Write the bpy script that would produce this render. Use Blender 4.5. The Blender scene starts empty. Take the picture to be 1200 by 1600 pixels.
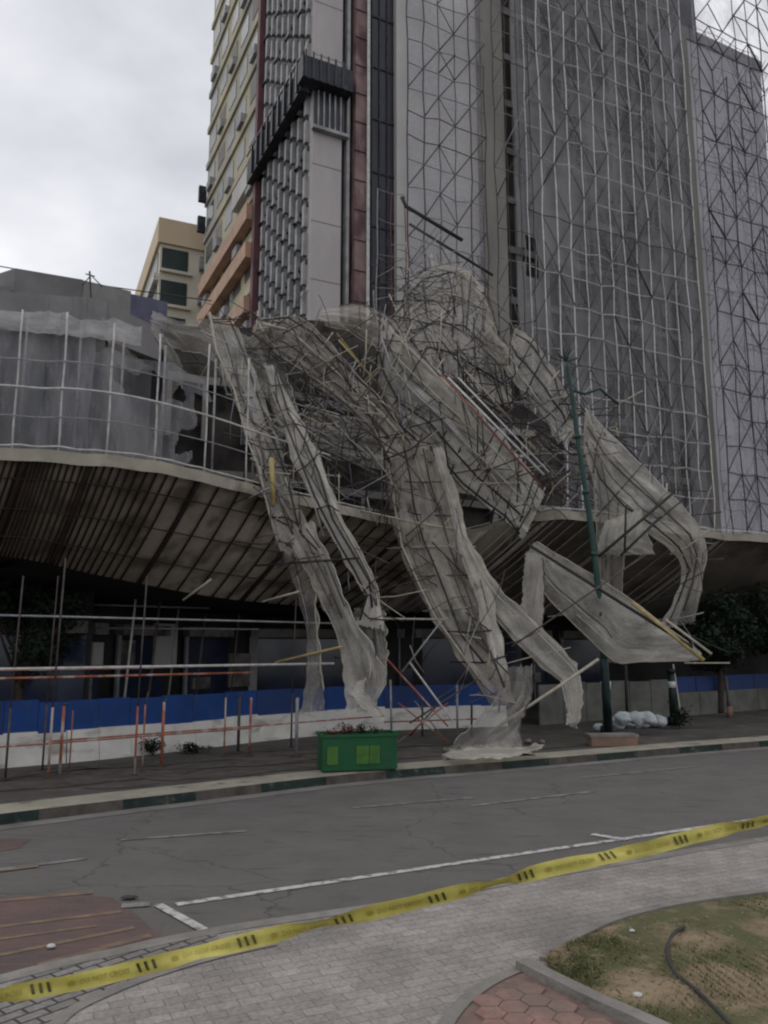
import bpy, math, random
from mathutils import Vector, noise
random.seed(7)
R = math.radians
scene = bpy.context.scene
COL = scene.collection

# ------------------------------------------------------------------ camera
H = 2.4
PITCH = math.atan(211 / 1250)
cam_d = bpy.data.cameras.new("camera")
cam_d.sensor_fit = 'VERTICAL'
cam_d.sensor_height = 36
cam_d.sensor_width = 27
cam_d.lens = 1250 / 1600 * 36
cam_d.clip_start = 0.05
cam_d.clip_end = 3000
cam = bpy.data.objects.new("camera", cam_d)
cam.location = (0, 0, H)
cam.rotation_euler = (math.pi / 2 + PITCH, 0, 0)
COL.objects.link(cam)
scene.camera = cam

# ------------------------------------------------------------------ world: overcast sky
SUN_EL, SUN_AZ = R(52), R(-60)
world = bpy.data.worlds.new("World")
scene.world = world
world.use_nodes = True
wt = world.node_tree
for n_ in list(wt.nodes):
    wt.nodes.remove(n_)
w_out = wt.nodes.new('ShaderNodeOutputWorld')
w_bg = wt.nodes.new('ShaderNodeBackground')
w_bg.inputs['Strength'].default_value = 0.1
w_sky = wt.nodes.new('ShaderNodeTexSky')
w_sky.sky_type = 'NISHITA'
w_sky.sun_disc = False
w_sky.sun_elevation = SUN_EL
w_sky.sun_rotation = SUN_AZ
w_tc = wt.nodes.new('ShaderNodeTexCoord')
w_map = wt.nodes.new('ShaderNodeMapping')
w_map.inputs['Scale'].default_value = (1.0, 1.0, 1.8)
w_map.inputs['Location'].default_value = (3.1, 0.4, 0.7)
w_n = wt.nodes.new('ShaderNodeTexNoise')
w_n.inputs['Scale'].default_value = 2.3
w_n.inputs['Detail'].default_value = 5
w_n.inputs['Roughness'].default_value = 0.5
w_r = wt.nodes.new('ShaderNodeValToRGB')
w_r.color_ramp.elements[0].position = 0.34
w_r.color_ramp.elements[0].color = (5.4, 5.5, 5.9, 1)
w_r.color_ramp.elements[1].position = 0.62
w_r.color_ramp.elements[1].color = (8.9, 8.95, 9.2, 1)
w_m = wt.nodes.new('ShaderNodeMixRGB')
w_m.inputs['Fac'].default_value = 0.93
L = wt.links
L.new(w_tc.outputs['Generated'], w_map.inputs['Vector'])
L.new(w_map.outputs['Vector'], w_n.inputs['Vector'])
L.new(w_n.outputs['Fac'], w_r.inputs['Fac'])
L.new(w_sky.outputs['Color'], w_m.inputs['Color1'])
L.new(w_r.outputs['Color'], w_m.inputs['Color2'])
L.new(w_m.outputs['Color'], w_bg.inputs['Color'])
L.new(w_bg.outputs['Background'], w_out.inputs['Surface'])

sun_d = bpy.data.lights.new("sun", 'SUN')
sun_d.energy = 0.5
sun_d.angle = R(30)
sun_d.color = (1.0, 0.97, 0.92)
sun = bpy.data.objects.new("sun", sun_d)
COL.objects.link(sun)
sun.rotation_euler = (math.pi / 2 - SUN_EL, 0, -SUN_AZ + math.pi)   # refined below from the vector
_sv = Vector((math.sin(SUN_AZ) * math.cos(SUN_EL), math.cos(SUN_AZ) * math.cos(SUN_EL), math.sin(SUN_EL)))
sun.rotation_euler = _sv.to_track_quat('Z', 'Y').to_euler()

scene.view_settings.view_transform = 'Standard'
scene.view_settings.look = 'None'
scene.view_settings.exposure = 0.22
scene.view_settings.gamma = 1
scene.cycles.filter_width = 2.2
scene.cycles.max_bounces = 6
scene.cycles.diffuse_bounces = 3
scene.cycles.transparent_max_bounces = 24
scene.cycles.use_denoising = True
scene.cycles.sample_clamp_indirect = 4

# ------------------------------------------------------------------ measuring helpers (photo survey -> metres)
def ray(x, y):
    dx = (x - 600) / 1250; dz = (800 - y) / 1250
    c, s = math.cos(PITCH), math.sin(PITCH)
    return Vector((dx, c - s * dz, s + c * dz))
def GZ(x, y, z=0.0):
    r = ray(x, y); t = (z - H) / r.z
    return Vector((r.x * t, r.y * t, z))
def PD(x, y, Y):
    r = ray(x, y); t = Y / r.y
    return Vector((r.x * t, Y, H + r.z * t))
def zat(P, y):
    """height on the upright through P that is seen at photo row y"""
    x = 600 + 1250 * P.x / P.y
    r = ray(x, y)
    return H + r.z / r.y * P.y

# ------------------------------------------------------------------ materials
def mat(name, col, rough=0.8, col2=None, scale=3.0, bump=0.0, bscale=20.0, metal=0.0, stretch=(1, 1, 1), lo=0.35, hi=0.65, detail=6, spec=0.3):
    m = bpy.data.materials.new(name); m.use_nodes = True
    nt = m.node_tree; N = nt.nodes; b = N['Principled BSDF']
    b.inputs['Roughness'].default_value = rough
    b.inputs['Metallic'].default_value = metal
    b.inputs['Specular IOR Level'].default_value = spec
    if col2 is None:
        col2 = tuple(c * 0.7 for c in col)
    tc = N.new('ShaderNodeTexCoord'); mp = N.new('ShaderNodeMapping'); mp.inputs['Scale'].default_value = stretch
    nt.links.new(tc.outputs['Object'], mp.inputs['Vector'])
    n = N.new('ShaderNodeTexNoise'); n.inputs['Scale'].default_value = scale; n.inputs['Detail'].default_value = detail
    n.inputs['Roughness'].default_value = 0.62
    r = N.new('ShaderNodeValToRGB')
    r.color_ramp.elements[0].position = lo; r.color_ramp.elements[0].color = (*col2, 1)
    r.color_ramp.elements[1].position = hi; r.color_ramp.elements[1].color = (*col, 1)
    nt.links.new(mp.outputs['Vector'], n.inputs['Vector']); nt.links.new(n.outputs['Fac'], r.inputs['Fac'])
    nt.links.new(r.outputs['Color'], b.inputs['Base Color'])
    if bump:
        n2 = N.new('ShaderNodeTexNoise'); n2.inputs['Scale'].default_value = bscale; n2.inputs['Detail'].default_value = 4
        nt.links.new(mp.outputs['Vector'], n2.inputs['Vector'])
        bp = N.new('ShaderNodeBump'); bp.inputs['Strength'].default_value = bump; bp.inputs['Distance'].default_value = 0.05
        nt.links.new(n2.outputs['Fac'], bp.inputs['Height']); nt.links.new(bp.outputs['Normal'], b.inputs['Normal'])
    return m

def second_noise(m, col, scale, lo, hi, stretch=(1, 1, 1), mode='MIX', fac=1.0, dist=0.0):
    """lays patches of another colour over a material"""
    nt = m.node_tree; N = nt.nodes; b = N['Principled BSDF']
    src = b.inputs['Base Color'].links[0].from_socket
    tc = N.new('ShaderNodeTexCoord'); mp = N.new('ShaderNodeMapping'); mp.inputs['Scale'].default_value = stretch
    n = N.new('ShaderNodeTexNoise'); n.inputs['Scale'].default_value = scale; n.inputs['Detail'].default_value = 5
    n.inputs['Distortion'].default_value = dist
    rr = N.new('ShaderNodeMapRange'); rr.inputs['From Min'].default_value = lo; rr.inputs['From Max'].default_value = hi
    rr.inputs['To Max'].default_value = fac
    mx = N.new('ShaderNodeMixRGB'); mx.blend_type = mode; mx.inputs['Color2'].default_value = (*col, 1)
    nt.links.new(tc.outputs['Object'], mp.inputs['Vector']); nt.links.new(mp.outputs['Vector'], n.inputs['Vector'])
    nt.links.new(n.outputs['Fac'], rr.inputs['Value']); nt.links.new(rr.outputs['Result'], mx.inputs['Fac'])
    nt.links.new(src, mx.inputs['Color1']); nt.links.new(mx.outputs['Color'], b.inputs['Base Color'])
    return m

def net_mat(name, col, col2, a0, a1, scale=1.2, stretch=(1, 1, 1), trans=0.35, uv=False, bump=0.0):
    m = bpy.data.materials.new(name); m.use_nodes = True
    nt = m.node_tree; N = nt.nodes
    for n in list(N): N.remove(n)
    out = N.new('ShaderNodeOutputMaterial'); mix = N.new('ShaderNodeMixShader'); tr = N.new('ShaderNodeBsdfTransparent')
    mix2 = N.new('ShaderNodeMixShader'); di = N.new('ShaderNodeBsdfDiffuse'); tl = N.new('ShaderNodeBsdfTranslucent')
    mix2.inputs['Fac'].default_value = trans
    k = nt.links.new
    tc = N.new('ShaderNodeTexCoord'); mp = N.new('ShaderNodeMapping'); mp.inputs['Scale'].default_value = stretch
    k(tc.outputs['UV' if uv else 'Object'], mp.inputs['Vector'])
    def noi(sc, det=7, rough=.65, src=mp, dist=0.0):
        n = N.new('ShaderNodeTexNoise'); n.inputs['Scale'].default_value = sc; n.inputs['Detail'].default_value = det; n.inputs['Roughness'].default_value = rough
        n.inputs['Distortion'].default_value = dist
        k(src.outputs['Vector'] if src is mp else src.outputs['Object'], n.inputs['Vector']); return n
    n = noi(scale, dist=.6 if uv else 0)
    r = N.new('ShaderNodeValToRGB'); r.color_ramp.elements[0].position = 0.36; r.color_ramp.elements[1].position = 0.64
    r.color_ramp.elements[0].color = (*col2, 1); r.color_ramp.elements[1].color = (*col, 1)
    k(n.outputs['Fac'], r.inputs['Fac']); k(r.outputs['Color'], di.inputs['Color']); k(r.outputs['Color'], tl.inputs['Color'])
    k(di.outputs[0], mix2.inputs[1]); k(tl.outputs[0], mix2.inputs[2])
    n2 = noi(scale * 1.7, 8, .7, dist=.8 if uv else 0)
    mr = N.new('ShaderNodeMapRange'); mr.inputs['From Min'].default_value = 0.38; mr.inputs['From Max'].default_value = 0.58
    mr.inputs['To Min'].default_value = a0; mr.inputs['To Max'].default_value = a1
    k(n2.outputs['Fac'], mr.inputs['Value'])
    if uv:   # ragged holes and grime of the cloth itself
        n3 = noi(1.4, 6, .7, tc); hr_ = N.new('ShaderNodeMapRange'); hr_.inputs['From Min'].default_value = .30; hr_.inputs['From Max'].default_value = .36
        hr_.inputs['To Min'].default_value = .1; k(n3.outputs['Fac'], hr_.inputs['Value'])
        mu = N.new('ShaderNodeMath'); mu.operation = 'MULTIPLY'; k(mr.outputs['Result'], mu.inputs[0]); k(hr_.outputs['Result'], mu.inputs[1])
        n6 = noi(34, 2, .6, tc); fr = N.new('ShaderNodeMapRange'); fr.inputs['From Min'].default_value = .36; fr.inputs['From Max'].default_value = .6; fr.inputs['To Min'].default_value = .78
        k(n6.outputs['Fac'], fr.inputs['Value']); mu2 = N.new('ShaderNodeMath'); mu2.operation = 'MULTIPLY'; k(mu.outputs[0], mu2.inputs[0]); k(fr.outputs['Result'], mu2.inputs[1])
        k(mu2.outputs[0], mix.inputs['Fac'])
        n4 = noi(.9, 5, .6, tc); gr = N.new('ShaderNodeMapRange'); gr.inputs['From Min'].default_value = .4; gr.inputs['From Max'].default_value = .62; gr.inputs['To Min'].default_value = .62
        k(n4.outputs['Fac'], gr.inputs['Value']); mg = N.new('ShaderNodeMixRGB'); mg.blend_type = 'MULTIPLY'; mg.inputs['Fac'].default_value = 1
        k(r.outputs['Color'], mg.inputs['Color1']); k(gr.outputs['Result'], mg.inputs['Color2']); k(mg.outputs['Color'], di.inputs['Color']); k(mg.outputs['Color'], tl.inputs['Color'])
    else:
        k(mr.outputs['Result'], mix.inputs['Fac'])
    if bump:
        nb = noi(scale * 1.2, 4, .6, dist=.8); n5 = noi(5.0, 5, .6, tc); ad = N.new('ShaderNodeMath'); ad.operation = 'MULTIPLY_ADD'; ad.inputs[1].default_value = .5
        k(n5.outputs['Fac'], ad.inputs[0]); k(nb.outputs['Fac'], ad.inputs[2])
        bp = N.new('ShaderNodeBump'); bp.inputs['Strength'].default_value = bump; bp.inputs['Distance'].default_value = .25
        k(ad.outputs[0], bp.inputs['Height']); k(bp.outputs['Normal'], di.inputs['Normal']); k(bp.outputs['Normal'], tl.inputs['Normal'])
    k(tr.outputs[0], mix.inputs[1]); k(mix2.outputs[0], mix.inputs[2]); k(mix.outputs[0], out.inputs['Surface'])
    return m

M = {}
M['asphalt'] = second_noise(mat('asphalt', (.136, .129, .121), .85, (.104, .098, .092), 1.3, .5, 60, lo=.3, hi=.7), (.13, .125, .12), 0.35, .5, .7, (1, 3, 1), fac=.5)
second_noise(M['asphalt'], (.045, .043, .042), 2.2, .6, .72, (.6, 3, 1), fac=.55)
second_noise(M['asphalt'], (.16, .155, .15), 55, .62, .72, fac=.5)
def cracks(m, scale, width, fac, col, stretch=(1, 1, 1)):
    nt = m.node_tree; N = nt.nodes; b = N['Principled BSDF']; src = b.inputs['Base Color'].links[0].from_socket; k = nt.links.new
    tc = N.new('ShaderNodeTexCoord'); mp = N.new('ShaderNodeMapping'); mp.inputs['Scale'].default_value = stretch
    n = N.new('ShaderNodeTexNoise'); n.inputs['Scale'].default_value = 2.5; n.inputs['Detail'].default_value = 5
    ad = N.new('ShaderNodeMixRGB'); ad.blend_type = 'ADD'; ad.inputs['Fac'].default_value = .35
    v = N.new('ShaderNodeTexVoronoi'); v.feature = 'DISTANCE_TO_EDGE'; v.inputs['Scale'].default_value = scale
    mr = N.new('ShaderNodeMapRange'); mr.inputs['From Max'].default_value = width; mr.inputs['To Min'].default_value = fac; mr.inputs['To Max'].default_value = 0
    mx = N.new('ShaderNodeMixRGB'); mx.inputs['Color2'].default_value = (*col, 1)
    k(tc.outputs['Object'], mp.inputs['Vector']); k(mp.outputs['Vector'], n.inputs['Vector']); k(mp.outputs['Vector'], ad.inputs['Color1']); k(n.outputs['Color'], ad.inputs['Color2'])
    k(ad.outputs['Color'], v.inputs['Vector']); k(v.outputs['Distance'], mr.inputs['Value']); k(mr.outputs['Result'], mx.inputs['Fac']); k(src, mx.inputs['Color1']); k(mx.outputs['Color'], b.inputs['Base Color'])
cracks(M['asphalt'], .33, .006, .6, (.03, .028, .026), (1, 1.6, 1))
cracks(M['asphalt'], .9, .012, .25, (.05, .046, .042), (1, 2.4, 1))
M['earth'] = mat('earth', (.09, .08, .065), .95, (.05, .045, .04), .6, .4, 8)
M['slab'] = second_noise(mat('slab', (.09, .082, .074), .9, (.05, .046, .042), .9, .4, 12), (.16, .145, .12), 1.7, .55, .7, (1, 2, 1), fac=.6)
M['kerb_top'] = second_noise(mat('kerb_top', (.34, .315, .25), .9, (.23, .215, .175), 1.6, .4, 30), (.08, .07, .055), 3.0, .58, .72, fac=.8)
M['kerb_green'] = second_noise(mat('kerb_green', (.022, .04, .034), .85, (.012, .02, .018), 3), (.1, .095, .085), 6, .58, .7, fac=.7)
M['kerb_grey'] = mat('kerb_grey', (.1, .085, .075), .9, (.05, .043, .038), 4)
M['gutter'] = mat('gutter', (.2, .19, .175), .9, (.12, .115, .105), 1.5, .3, 30)
M['paint_white'] = second_noise(mat('paint_white', (.5, .49, .47), .8, (.36, .35, .34), 5), (.11, .105, .1), 9, .5, .62, fac=.8)
M['paint_worn'] = second_noise(mat('paint_worn', (.24, .235, .225), .8, (.16, .155, .15), 5), (.1, .095, .09), 4, .44, .6, fac=.9)
M['paint_yellow'] = second_noise(mat('paint_yellow', (.22, .155, .09), .8, (.16, .11, .075), 4), (.11, .082, .075), 5, .42, .58, (1, 2, 1), fac=.8)
M['paint_red'] = second_noise(mat('paint_red', (.135, .085, .078), .85, (.09, .07, .066), 1.6, .4, 50), (.17, .105, .1), 5, .55, .7, (.5, 5, 1), fac=.6)
M['hoard_blue'] = second_noise(mat('hoard_blue', (.006, .046, .20), .55, (.004, .034, .14), 1.5), (.03, .06, .12), 3, .6, .75, (1, 1, .4), fac=.7)
M['hoard_dark'] = mat('hoard_dark', (.015, .04, .15), .6, (.01, .03, .1), 1.5)
M['barrier_white'] = second_noise(mat('barrier_white', (.60, .585, .55), .8, (.48, .465, .44), 1.8), (.2, .18, .15), 1.4, .55, .7, (1, 1, 2.5), fac=.75)
M['wall_dim'] = mat('wall_dim', (.16, .16, .14), .85, (.09, .09, .08), 1.2)
M['steel_dark'] = mat('steel_dark', (.09, .075, .068), .6, (.05, .04, .035), 6, metal=.2)
M['steel_black'] = mat('steel_black', (.03, .028, .03), .7, (.018, .016, .018), 6)
M['steel_bright'] = mat('steel_bright', (.85, .84, .84), .5, (.6, .6, .61), 3)
M['steel_pale'] = mat('steel_pale', (.55, .54, .52), .5, (.36, .34, .32), 6)
M['steel_galv'] = mat('steel_galv', (.30, .30, .31), .5, (.18, .18, .19), 5, metal=.3)
M['steel_orange'] = second_noise(mat('steel_orange', (.36, .12, .065), .6, (.2, .065, .04), 4), (.36, .32, .29), 3, .52, .6, (1, 1, .6), fac=.9)
M['steel_red'] = mat('steel_red', (.2, .055, .045), .6, (.12, .035, .03), 4)
M['bamboo'] = mat('bamboo', (.42, .33, .14), .7, (.28, .21, .09), 5)
M['timber'] = mat('timber', (.42, .38, .31), .8, (.28, .25, .2), 5)
M['green_post'] = mat('green_post', (.022, .065, .052), .5, (.014, .04, .034), 4)
M['green_dark'] = mat('green_dark', (.008, .022, .022), .5, (.006, .014, .014), 4)
M['sticker'] = mat('sticker', (.55, .55, .55), .6)
UVS = dict(scale=1.1, stretch=(.25, 1.0, 1), trans=.35, uv=True, bump=.3)
M['net'] = net_mat('net', (.90, .865, .79), (.60, .565, .50), .42, .86, **UVS)
M['net_warm'] = net_mat('net_warm', (.84, .785, .70), (.50, .46, .40), .38, .82, **UVS)
M['net_thin'] = net_mat('net_thin', (.72, .69, .63), (.44, .41, .37), .26, .66, **UVS)
M['net_pale'] = net_mat('net_pale', (.92, .88, .80), (.64, .60, .54), .58, .92, **UVS)
M['veil'] = net_mat('veil', (.44, .43, .45), (.26, .255, .265), .30, .66, .16, (1, 1, .5), .3)
M['veil_podium'] = net_mat('veil_podium', (.36, .36, .38), (.24, .24, .255), .30, .62, .9, (1.6, 1.6, .4), .3)
M['veil_band'] = net_mat('veil_band', (.55, .54, .54), (.36, .355, .36), .5, .85, 1.2, (1, 1, 2), .3)
M['veil_light'] = net_mat('veil_light', (.62, .61, .67), (.44, .43, .48), .12, .45, .25, (1, 1, .8), .3)
# buildings
M['t_beige'] = second_noise(mat('t_beige', (.46, .42, .29), .85, (.34, .31, .225), .25), (.27, .265, .25), .22, .42, .62, (1, 1, .6), fac=.9)
M['t_cream'] = mat('t_cream', (.52, .43, .25), .85, (.38, .34, .22), .3)
M['t_orange'] = mat('t_orange', (.50, .32, .22), .8, (.36, .24, .18), .9)
M['t_grey'] = mat('t_grey', (.42, .39, .385), .85, (.34, .315, .315), .35, stretch=(1, 1, .4))
M['t_fin'] = mat('t_fin', (.36, .36, .36), .7, (.2, .2, .205), 1.2)
M['t_black'] = second_noise(mat('t_black', (.032, .034, .044), .6, (.014, .015, .02), 1), (.09, .09, .10), 1.6, .55, .7, fac=.6)
M['t_plum'] = mat('t_plum', (.15, .065, .07), .7, (.09, .045, .05), 1)
M['t_pink'] = second_noise(mat('t_pink', (.26, .18, .175), .8, (.16, .10, .10), .8), (.09, .05, .055), .9, .45, .6, (1, 1, .5))
M['t_glass'] = mat('t_glass', (.035, .037, .048), .35, (.02, .02, .028), .6, stretch=(3, 3, .5))
M['t_window'] = mat('t_window', (.06, .065, .07), .25, (.03, .032, .036), .7)
M['t_wall'] = mat('t_wall', (.54, .52, .50), .9, (.44, .425, .41), .3, stretch=(1, 1, .4))
M['t_wall_light'] = mat('t_wall_light', (.60, .59, .615), .9, (.46, .455, .48), .22)
M['t_olive'] = mat('t_olive', (.24, .225, .205), .85, (.17, .16, .145), .5, stretch=(1, 1, .3))
M['t_core'] = second_noise(mat('t_core', (.20, .195, .20), .9, (.13, .13, .135), .3), (.07, .07, .085), .16, .52, .66, fac=.8)
M['t_slab'] = mat('t_slab', (.26, .25, .25), .9, (.16, .155, .155), .6)
M['p_wall'] = second_noise(mat('p_wall', (.08, .08, .085), .85, (.035, .035, .04), .5, stretch=(1.5, 1.5, .4)), (.20, .19, .18), .9, .52, .66, (1, 1, .5), fac=.8)
M['veil_wall'] = mat('veil_wall', (.25, .24, .235), .9, (.17, .165, .16), 1.2)
M['roof_blue'] = mat('roof_blue', (.10, .10, .16), .6, (.06, .06, .10), 1.5)
M['p_parapet'] = mat('p_parapet', (.22, .21, .21), .9, (.15, .145, .145), .7)
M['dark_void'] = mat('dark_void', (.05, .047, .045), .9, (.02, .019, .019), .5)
M['shop_panel'] = second_noise(mat('shop_panel', (.30, .28, .26), .8, (.16, .15, .14), .8), (.05, .045, .04), 1.5, .5, .66, fac=.8)
M['shop_glass'] = mat('shop_glass', (.04, .05, .09), .15, (.02, .026, .05), 1, spec=.6)
M['col_conc'] = mat('col_conc', (.16, .155, .14), .9, (.1, .095, .088), 1)
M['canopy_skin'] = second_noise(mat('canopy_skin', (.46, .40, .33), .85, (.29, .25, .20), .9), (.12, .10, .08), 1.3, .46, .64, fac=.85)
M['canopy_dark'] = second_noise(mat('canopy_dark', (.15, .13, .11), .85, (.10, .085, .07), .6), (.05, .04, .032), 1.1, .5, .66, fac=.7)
M['canopy_rib'] = mat('canopy_rib', (.045, .03, .025), .7, (.025, .018, .015), 3)
M['canopy_rib_pale'] = mat('canopy_rib_pale', (.34, .31, .27), .8, (.22, .2, .17), 2)
M['canopy_rim'] = second_noise(mat('canopy_rim', (.36, .33, .27), .85, (.24, .22, .18), 1.2), (.12, .1, .08), 2, .55, .7, fac=.8)
M['far_beige'] = mat('far_beige', (.66, .60, .48), .85, (.56, .51, .41), .2)
M['far_orange'] = mat('far_orange', (.60, .48, .33), .85, (.52, .42, .3), .3)
M['far_win'] = mat('far_win', (.03, .045, .045), .3, (.02, .03, .03), .5)
M['leaf'] = mat('leaf', (.035, .065, .028), .7, (.015, .03, .014), 1.5)
M['leaf_dark'] = mat('leaf_dark', (.018, .034, .018), .8, (.01, .018, .01), 1.5)
M['leaf_red'] = mat('leaf_red', (.2, .04, .04), .7, (.1, .02, .025), 4)
M['bark'] = mat('bark', (.07, .055, .045), .9, (.04, .03, .025), 6, .5, 30)
M['planter'] = second_noise(mat('planter', (.012, .10, .035), .5, (.008, .07, .025), 2), (.02, .05, .03), 4, .58, .7, fac=.7)
M['planter_lime'] = mat('planter_lime', (.07, .17, .03), .55, (.04, .11, .025), 5)
M['bag'] = mat('bag', (.52, .56, .58), .7, (.34, .37, .39), 5, .4, 14)
M['brick_block'] = mat('brick_block', (.26, .15, .11), .9, (.17, .12, .095), 3)
M['rubble'] = second_noise(mat('rubble', (.30, .28, .24), .95, (.16, .145, .12), 5, .6, 15), (.08, .07, .06), 9, .58, .68)
M['hose'] = mat('hose', (.05, .045, .045), .6, (.03, .028, .028), 8)
M['tape'] = mat('tape', (.52, .46, .11), .45, (.40, .35, .08), 7)
M['tape_ink'] = mat('tape_ink', (.10, .09, .02), .5, (.04, .035, .01), 30)
M['tape_ink_faint'] = mat('tape_ink_faint', (.30, .26, .03), .5)
M['litter'] = mat('litter', (.6, .58, .54), .8)
M['soil'] = mat('soil', (.30, .225, .145), .95, (.15, .115, .075), 3.2, .9, 22)
second_noise(M['soil'], (.075, .085, .035), 2.0, .43, .56, fac=.85)
second_noise(M['soil'], (.30, .23, .15), 6, .6, .75, fac=.6)
M['edging'] = mat('edging', (.24, .225, .205), .9, (.15, .14, .125), 3, .4, 20)

M['brick_base'] = mat('brick_base', (.20, .13, .11), .95, (.12, .09, .08), 9)
def paver_mat(name, c1, c2, mortar, sx, sy, rot=0.0, msize=.03):
    m = bpy.data.materials.new(name); m.use_nodes = True
    nt = m.node_tree; N = nt.nodes; b = N['Principled BSDF']; b.inputs['Roughness'].default_value = .9
    b.inputs['Specular IOR Level'].default_value = .25
    tc = N.new('ShaderNodeTexCoord'); mp = N.new('ShaderNodeMapping'); mp.inputs['Rotation'].default_value = (0, 0, rot)
    br = N.new('ShaderNodeTexBrick'); br.inputs['Scale'].default_value = 1
    br.inputs['Brick Width'].default_value = sx; br.inputs['Row Height'].default_value = sy
    br.inputs['Mortar Size'].default_value = msize * sy; br.inputs['Mortar Smooth'].default_value = .4
    br.inputs['Color1'].default_value = (*c1, 1); br.inputs['Color2'].default_value = (*c2, 1); br.inputs['Mortar'].default_value = (*mortar, 1)
    n = N.new('ShaderNodeTexNoise'); n.inputs['Scale'].default_value = 1.1; n.inputs['Detail'].default_value = 8
    rr = N.new('ShaderNodeMapRange'); rr.inputs['From Min'].default_value = .3; rr.inputs['From Max'].default_value = .7
    rr.inputs['To Min'].default_value = .62; rr.inputs['To Max'].default_value = 1.15
    mx = N.new('ShaderNodeMixRGB'); mx.blend_type = 'MULTIPLY'; mx.inputs['Fac'].default_value = 1
    bp = N.new('ShaderNodeBump'); bp.inputs['Strength'].default_value = .6; bp.inputs['Distance'].default_value = .01
    n2 = N.new('ShaderNodeTexNoise'); n2.inputs['Scale'].default_value = 35; n2.inputs['Detail'].default_value = 6
    ov = N.new('ShaderNodeMixRGB'); ov.blend_type = 'OVERLAY'; ov.inputs['Fac'].default_value = .5
    k = nt.links.new
    k(tc.outputs['Object'], mp.inputs['Vector']); k(mp.outputs['Vector'], br.inputs['Vector']); k(tc.outputs['Object'], n.inputs['Vector'])
    k(n.outputs['Fac'], rr.inputs['Value']); k(br.outputs['Color'], mx.inputs['Color1']); k(rr.outputs['Result'], mx.inputs['Color2'])
    k(tc.outputs['Object'], n2.inputs['Vector']); k(mx.outputs['Color'], ov.inputs['Color1']); k(n2.outputs['Fac'], ov.inputs['Color2'])
    k(ov.outputs['Color'], b.inputs['Base Color'])
    iv = N.new('ShaderNodeMath'); iv.operation = 'SUBTRACT'; iv.inputs[0].default_value = 1.0
    k(br.outputs['Fac'], iv.inputs[1]); k(iv.outputs[0], bp.inputs['Height']); k(bp.outputs['Normal'], b.inputs['Normal'])
    return m
M['pavers'] = paver_mat('pavers', (.30, .275, .255), (.24, .22, .205), (.14, .128, .117), .22, .11, R(-26))
M['pavers_small'] = paver_mat('pavers_small', (.22, .205, .195), (.17, .16, .15), (.055, .05, .045), .2, .1, R(-50), .12)

# ------------------------------------------------------------------ mesh helpers
class MB:
    def __init__(s): s.v = []; s.f = []; s.uv = None
    def quad(s, a, b, c, d):
        i = len(s.v); s.v += [Vector(a), Vector(b), Vector(c), Vector(d)]; s.f.append((i, i + 1, i + 2, i + 3)); return s
    def poly(s, pts):
        i = len(s.v); s.v += [Vector(p) for p in pts]; s.f.append(tuple(range(i, i + len(pts)))); return s
    def hexa(s, p):
        """p: 8 corners, bottom 0-3 then top 4-7"""
        i = len(s.v); s.v += [Vector(q) for q in p]
        for f in ((3, 2, 1, 0), (4, 5, 6, 7), (0, 1, 5, 4), (1, 2, 6, 5), (2, 3, 7, 6), (3, 0, 4, 7)):
            s.f.append(tuple(i + k for k in f))
        return s
    def box(s, o, a, b, c):
        """box from corner o spanned by the vectors a, b, c"""
        o, a, b, c = Vector(o), Vector(a), Vector(b), Vector(c)
        return s.hexa([o, o + a, o + a + b, o + b, o + c, o + a + c, o + a + b + c, o + b + c])
    def prism(s, pts, z0, z1):
        i = len(s.v); n = len(pts)
        s.v += [Vector((p[0], p[1], z0)) for p in pts] + [Vector((p[0], p[1], z1)) for p in pts]
        s.f.append(tuple(range(i + n, i + 2 * n)))
        for k in range(n): s.f.append((i + k, i + (k + 1) % n, i + n + (k + 1) % n, i + n + k))
        return s
    def tube(s, pts, r, n=6, r2=None):
        pts = [Vector(p) for p in pts]; m = len(pts); i = len(s.v)
        for k, p in enumerate(pts):
            d = (pts[min(k + 1, m - 1)] - pts[max(k - 1, 0)])
            if d.length < 1e-6: d = Vector((0, 0, 1))
            d.normalize()
            u = d.cross(Vector((0, 0, 1)) if abs(d.z) < .9 else Vector((1, 0, 0))).normalized(); w = d.cross(u)
            rr = r if r2 is None else r + (r2 - r) * k / (m - 1)
            for j in range(n):
                a = 2 * math.pi * j / n
                s.v.append(p + u * math.cos(a) * rr + w * math.sin(a) * rr)
        for k in range(m - 1):
            for j in range(n):
                a = i + k * n + j; b = i + k * n + (j + 1) % n
                s.f.append((a, b, b + n, a + n))
        s.f.append(tuple(i + j for j in reversed(range(n)))); s.f.append(tuple(i + (m - 1) * n + j for j in range(n)))
        return s
    def grid(s, rows):
        i = len(s.v); n = len(rows[0])
        for r in rows: s.v += [Vector(p) for p in r]
        for a in range(len(rows) - 1):
            for b in range(n - 1):
                q = i + a * n + b; s.f.append((q, q + 1, q + n + 1, q + n))
        return s
    def build(s, name, m, parent=None, smooth=False, kind=None):
        me = bpy.data.meshes.new(name)
        o0 = Vector(parent['_o']) if parent is not None and '_o' in parent else Vector((0, 0, 0))
        me.from_pydata([tuple(v - o0) for v in s.v], [], s.f); me.update()
        if s.uv:
            lay = me.uv_layers.new(name='UVMap')
            for lp in me.loops: lay.data[lp.index].uv = s.uv[lp.vertex_index]
        me.materials.append(m if not isinstance(m, str) else M[m])
        if smooth:
            for p in me.polygons: p.use_smooth = True
        o = bpy.data.objects.new(name, me); COL.objects.link(o)
        if parent is not None:
            o.parent = parent
            o['_o'] = tuple(o0)
            if parent.type != 'EMPTY': pass
        if kind: o['kind'] = kind
        return o

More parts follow.
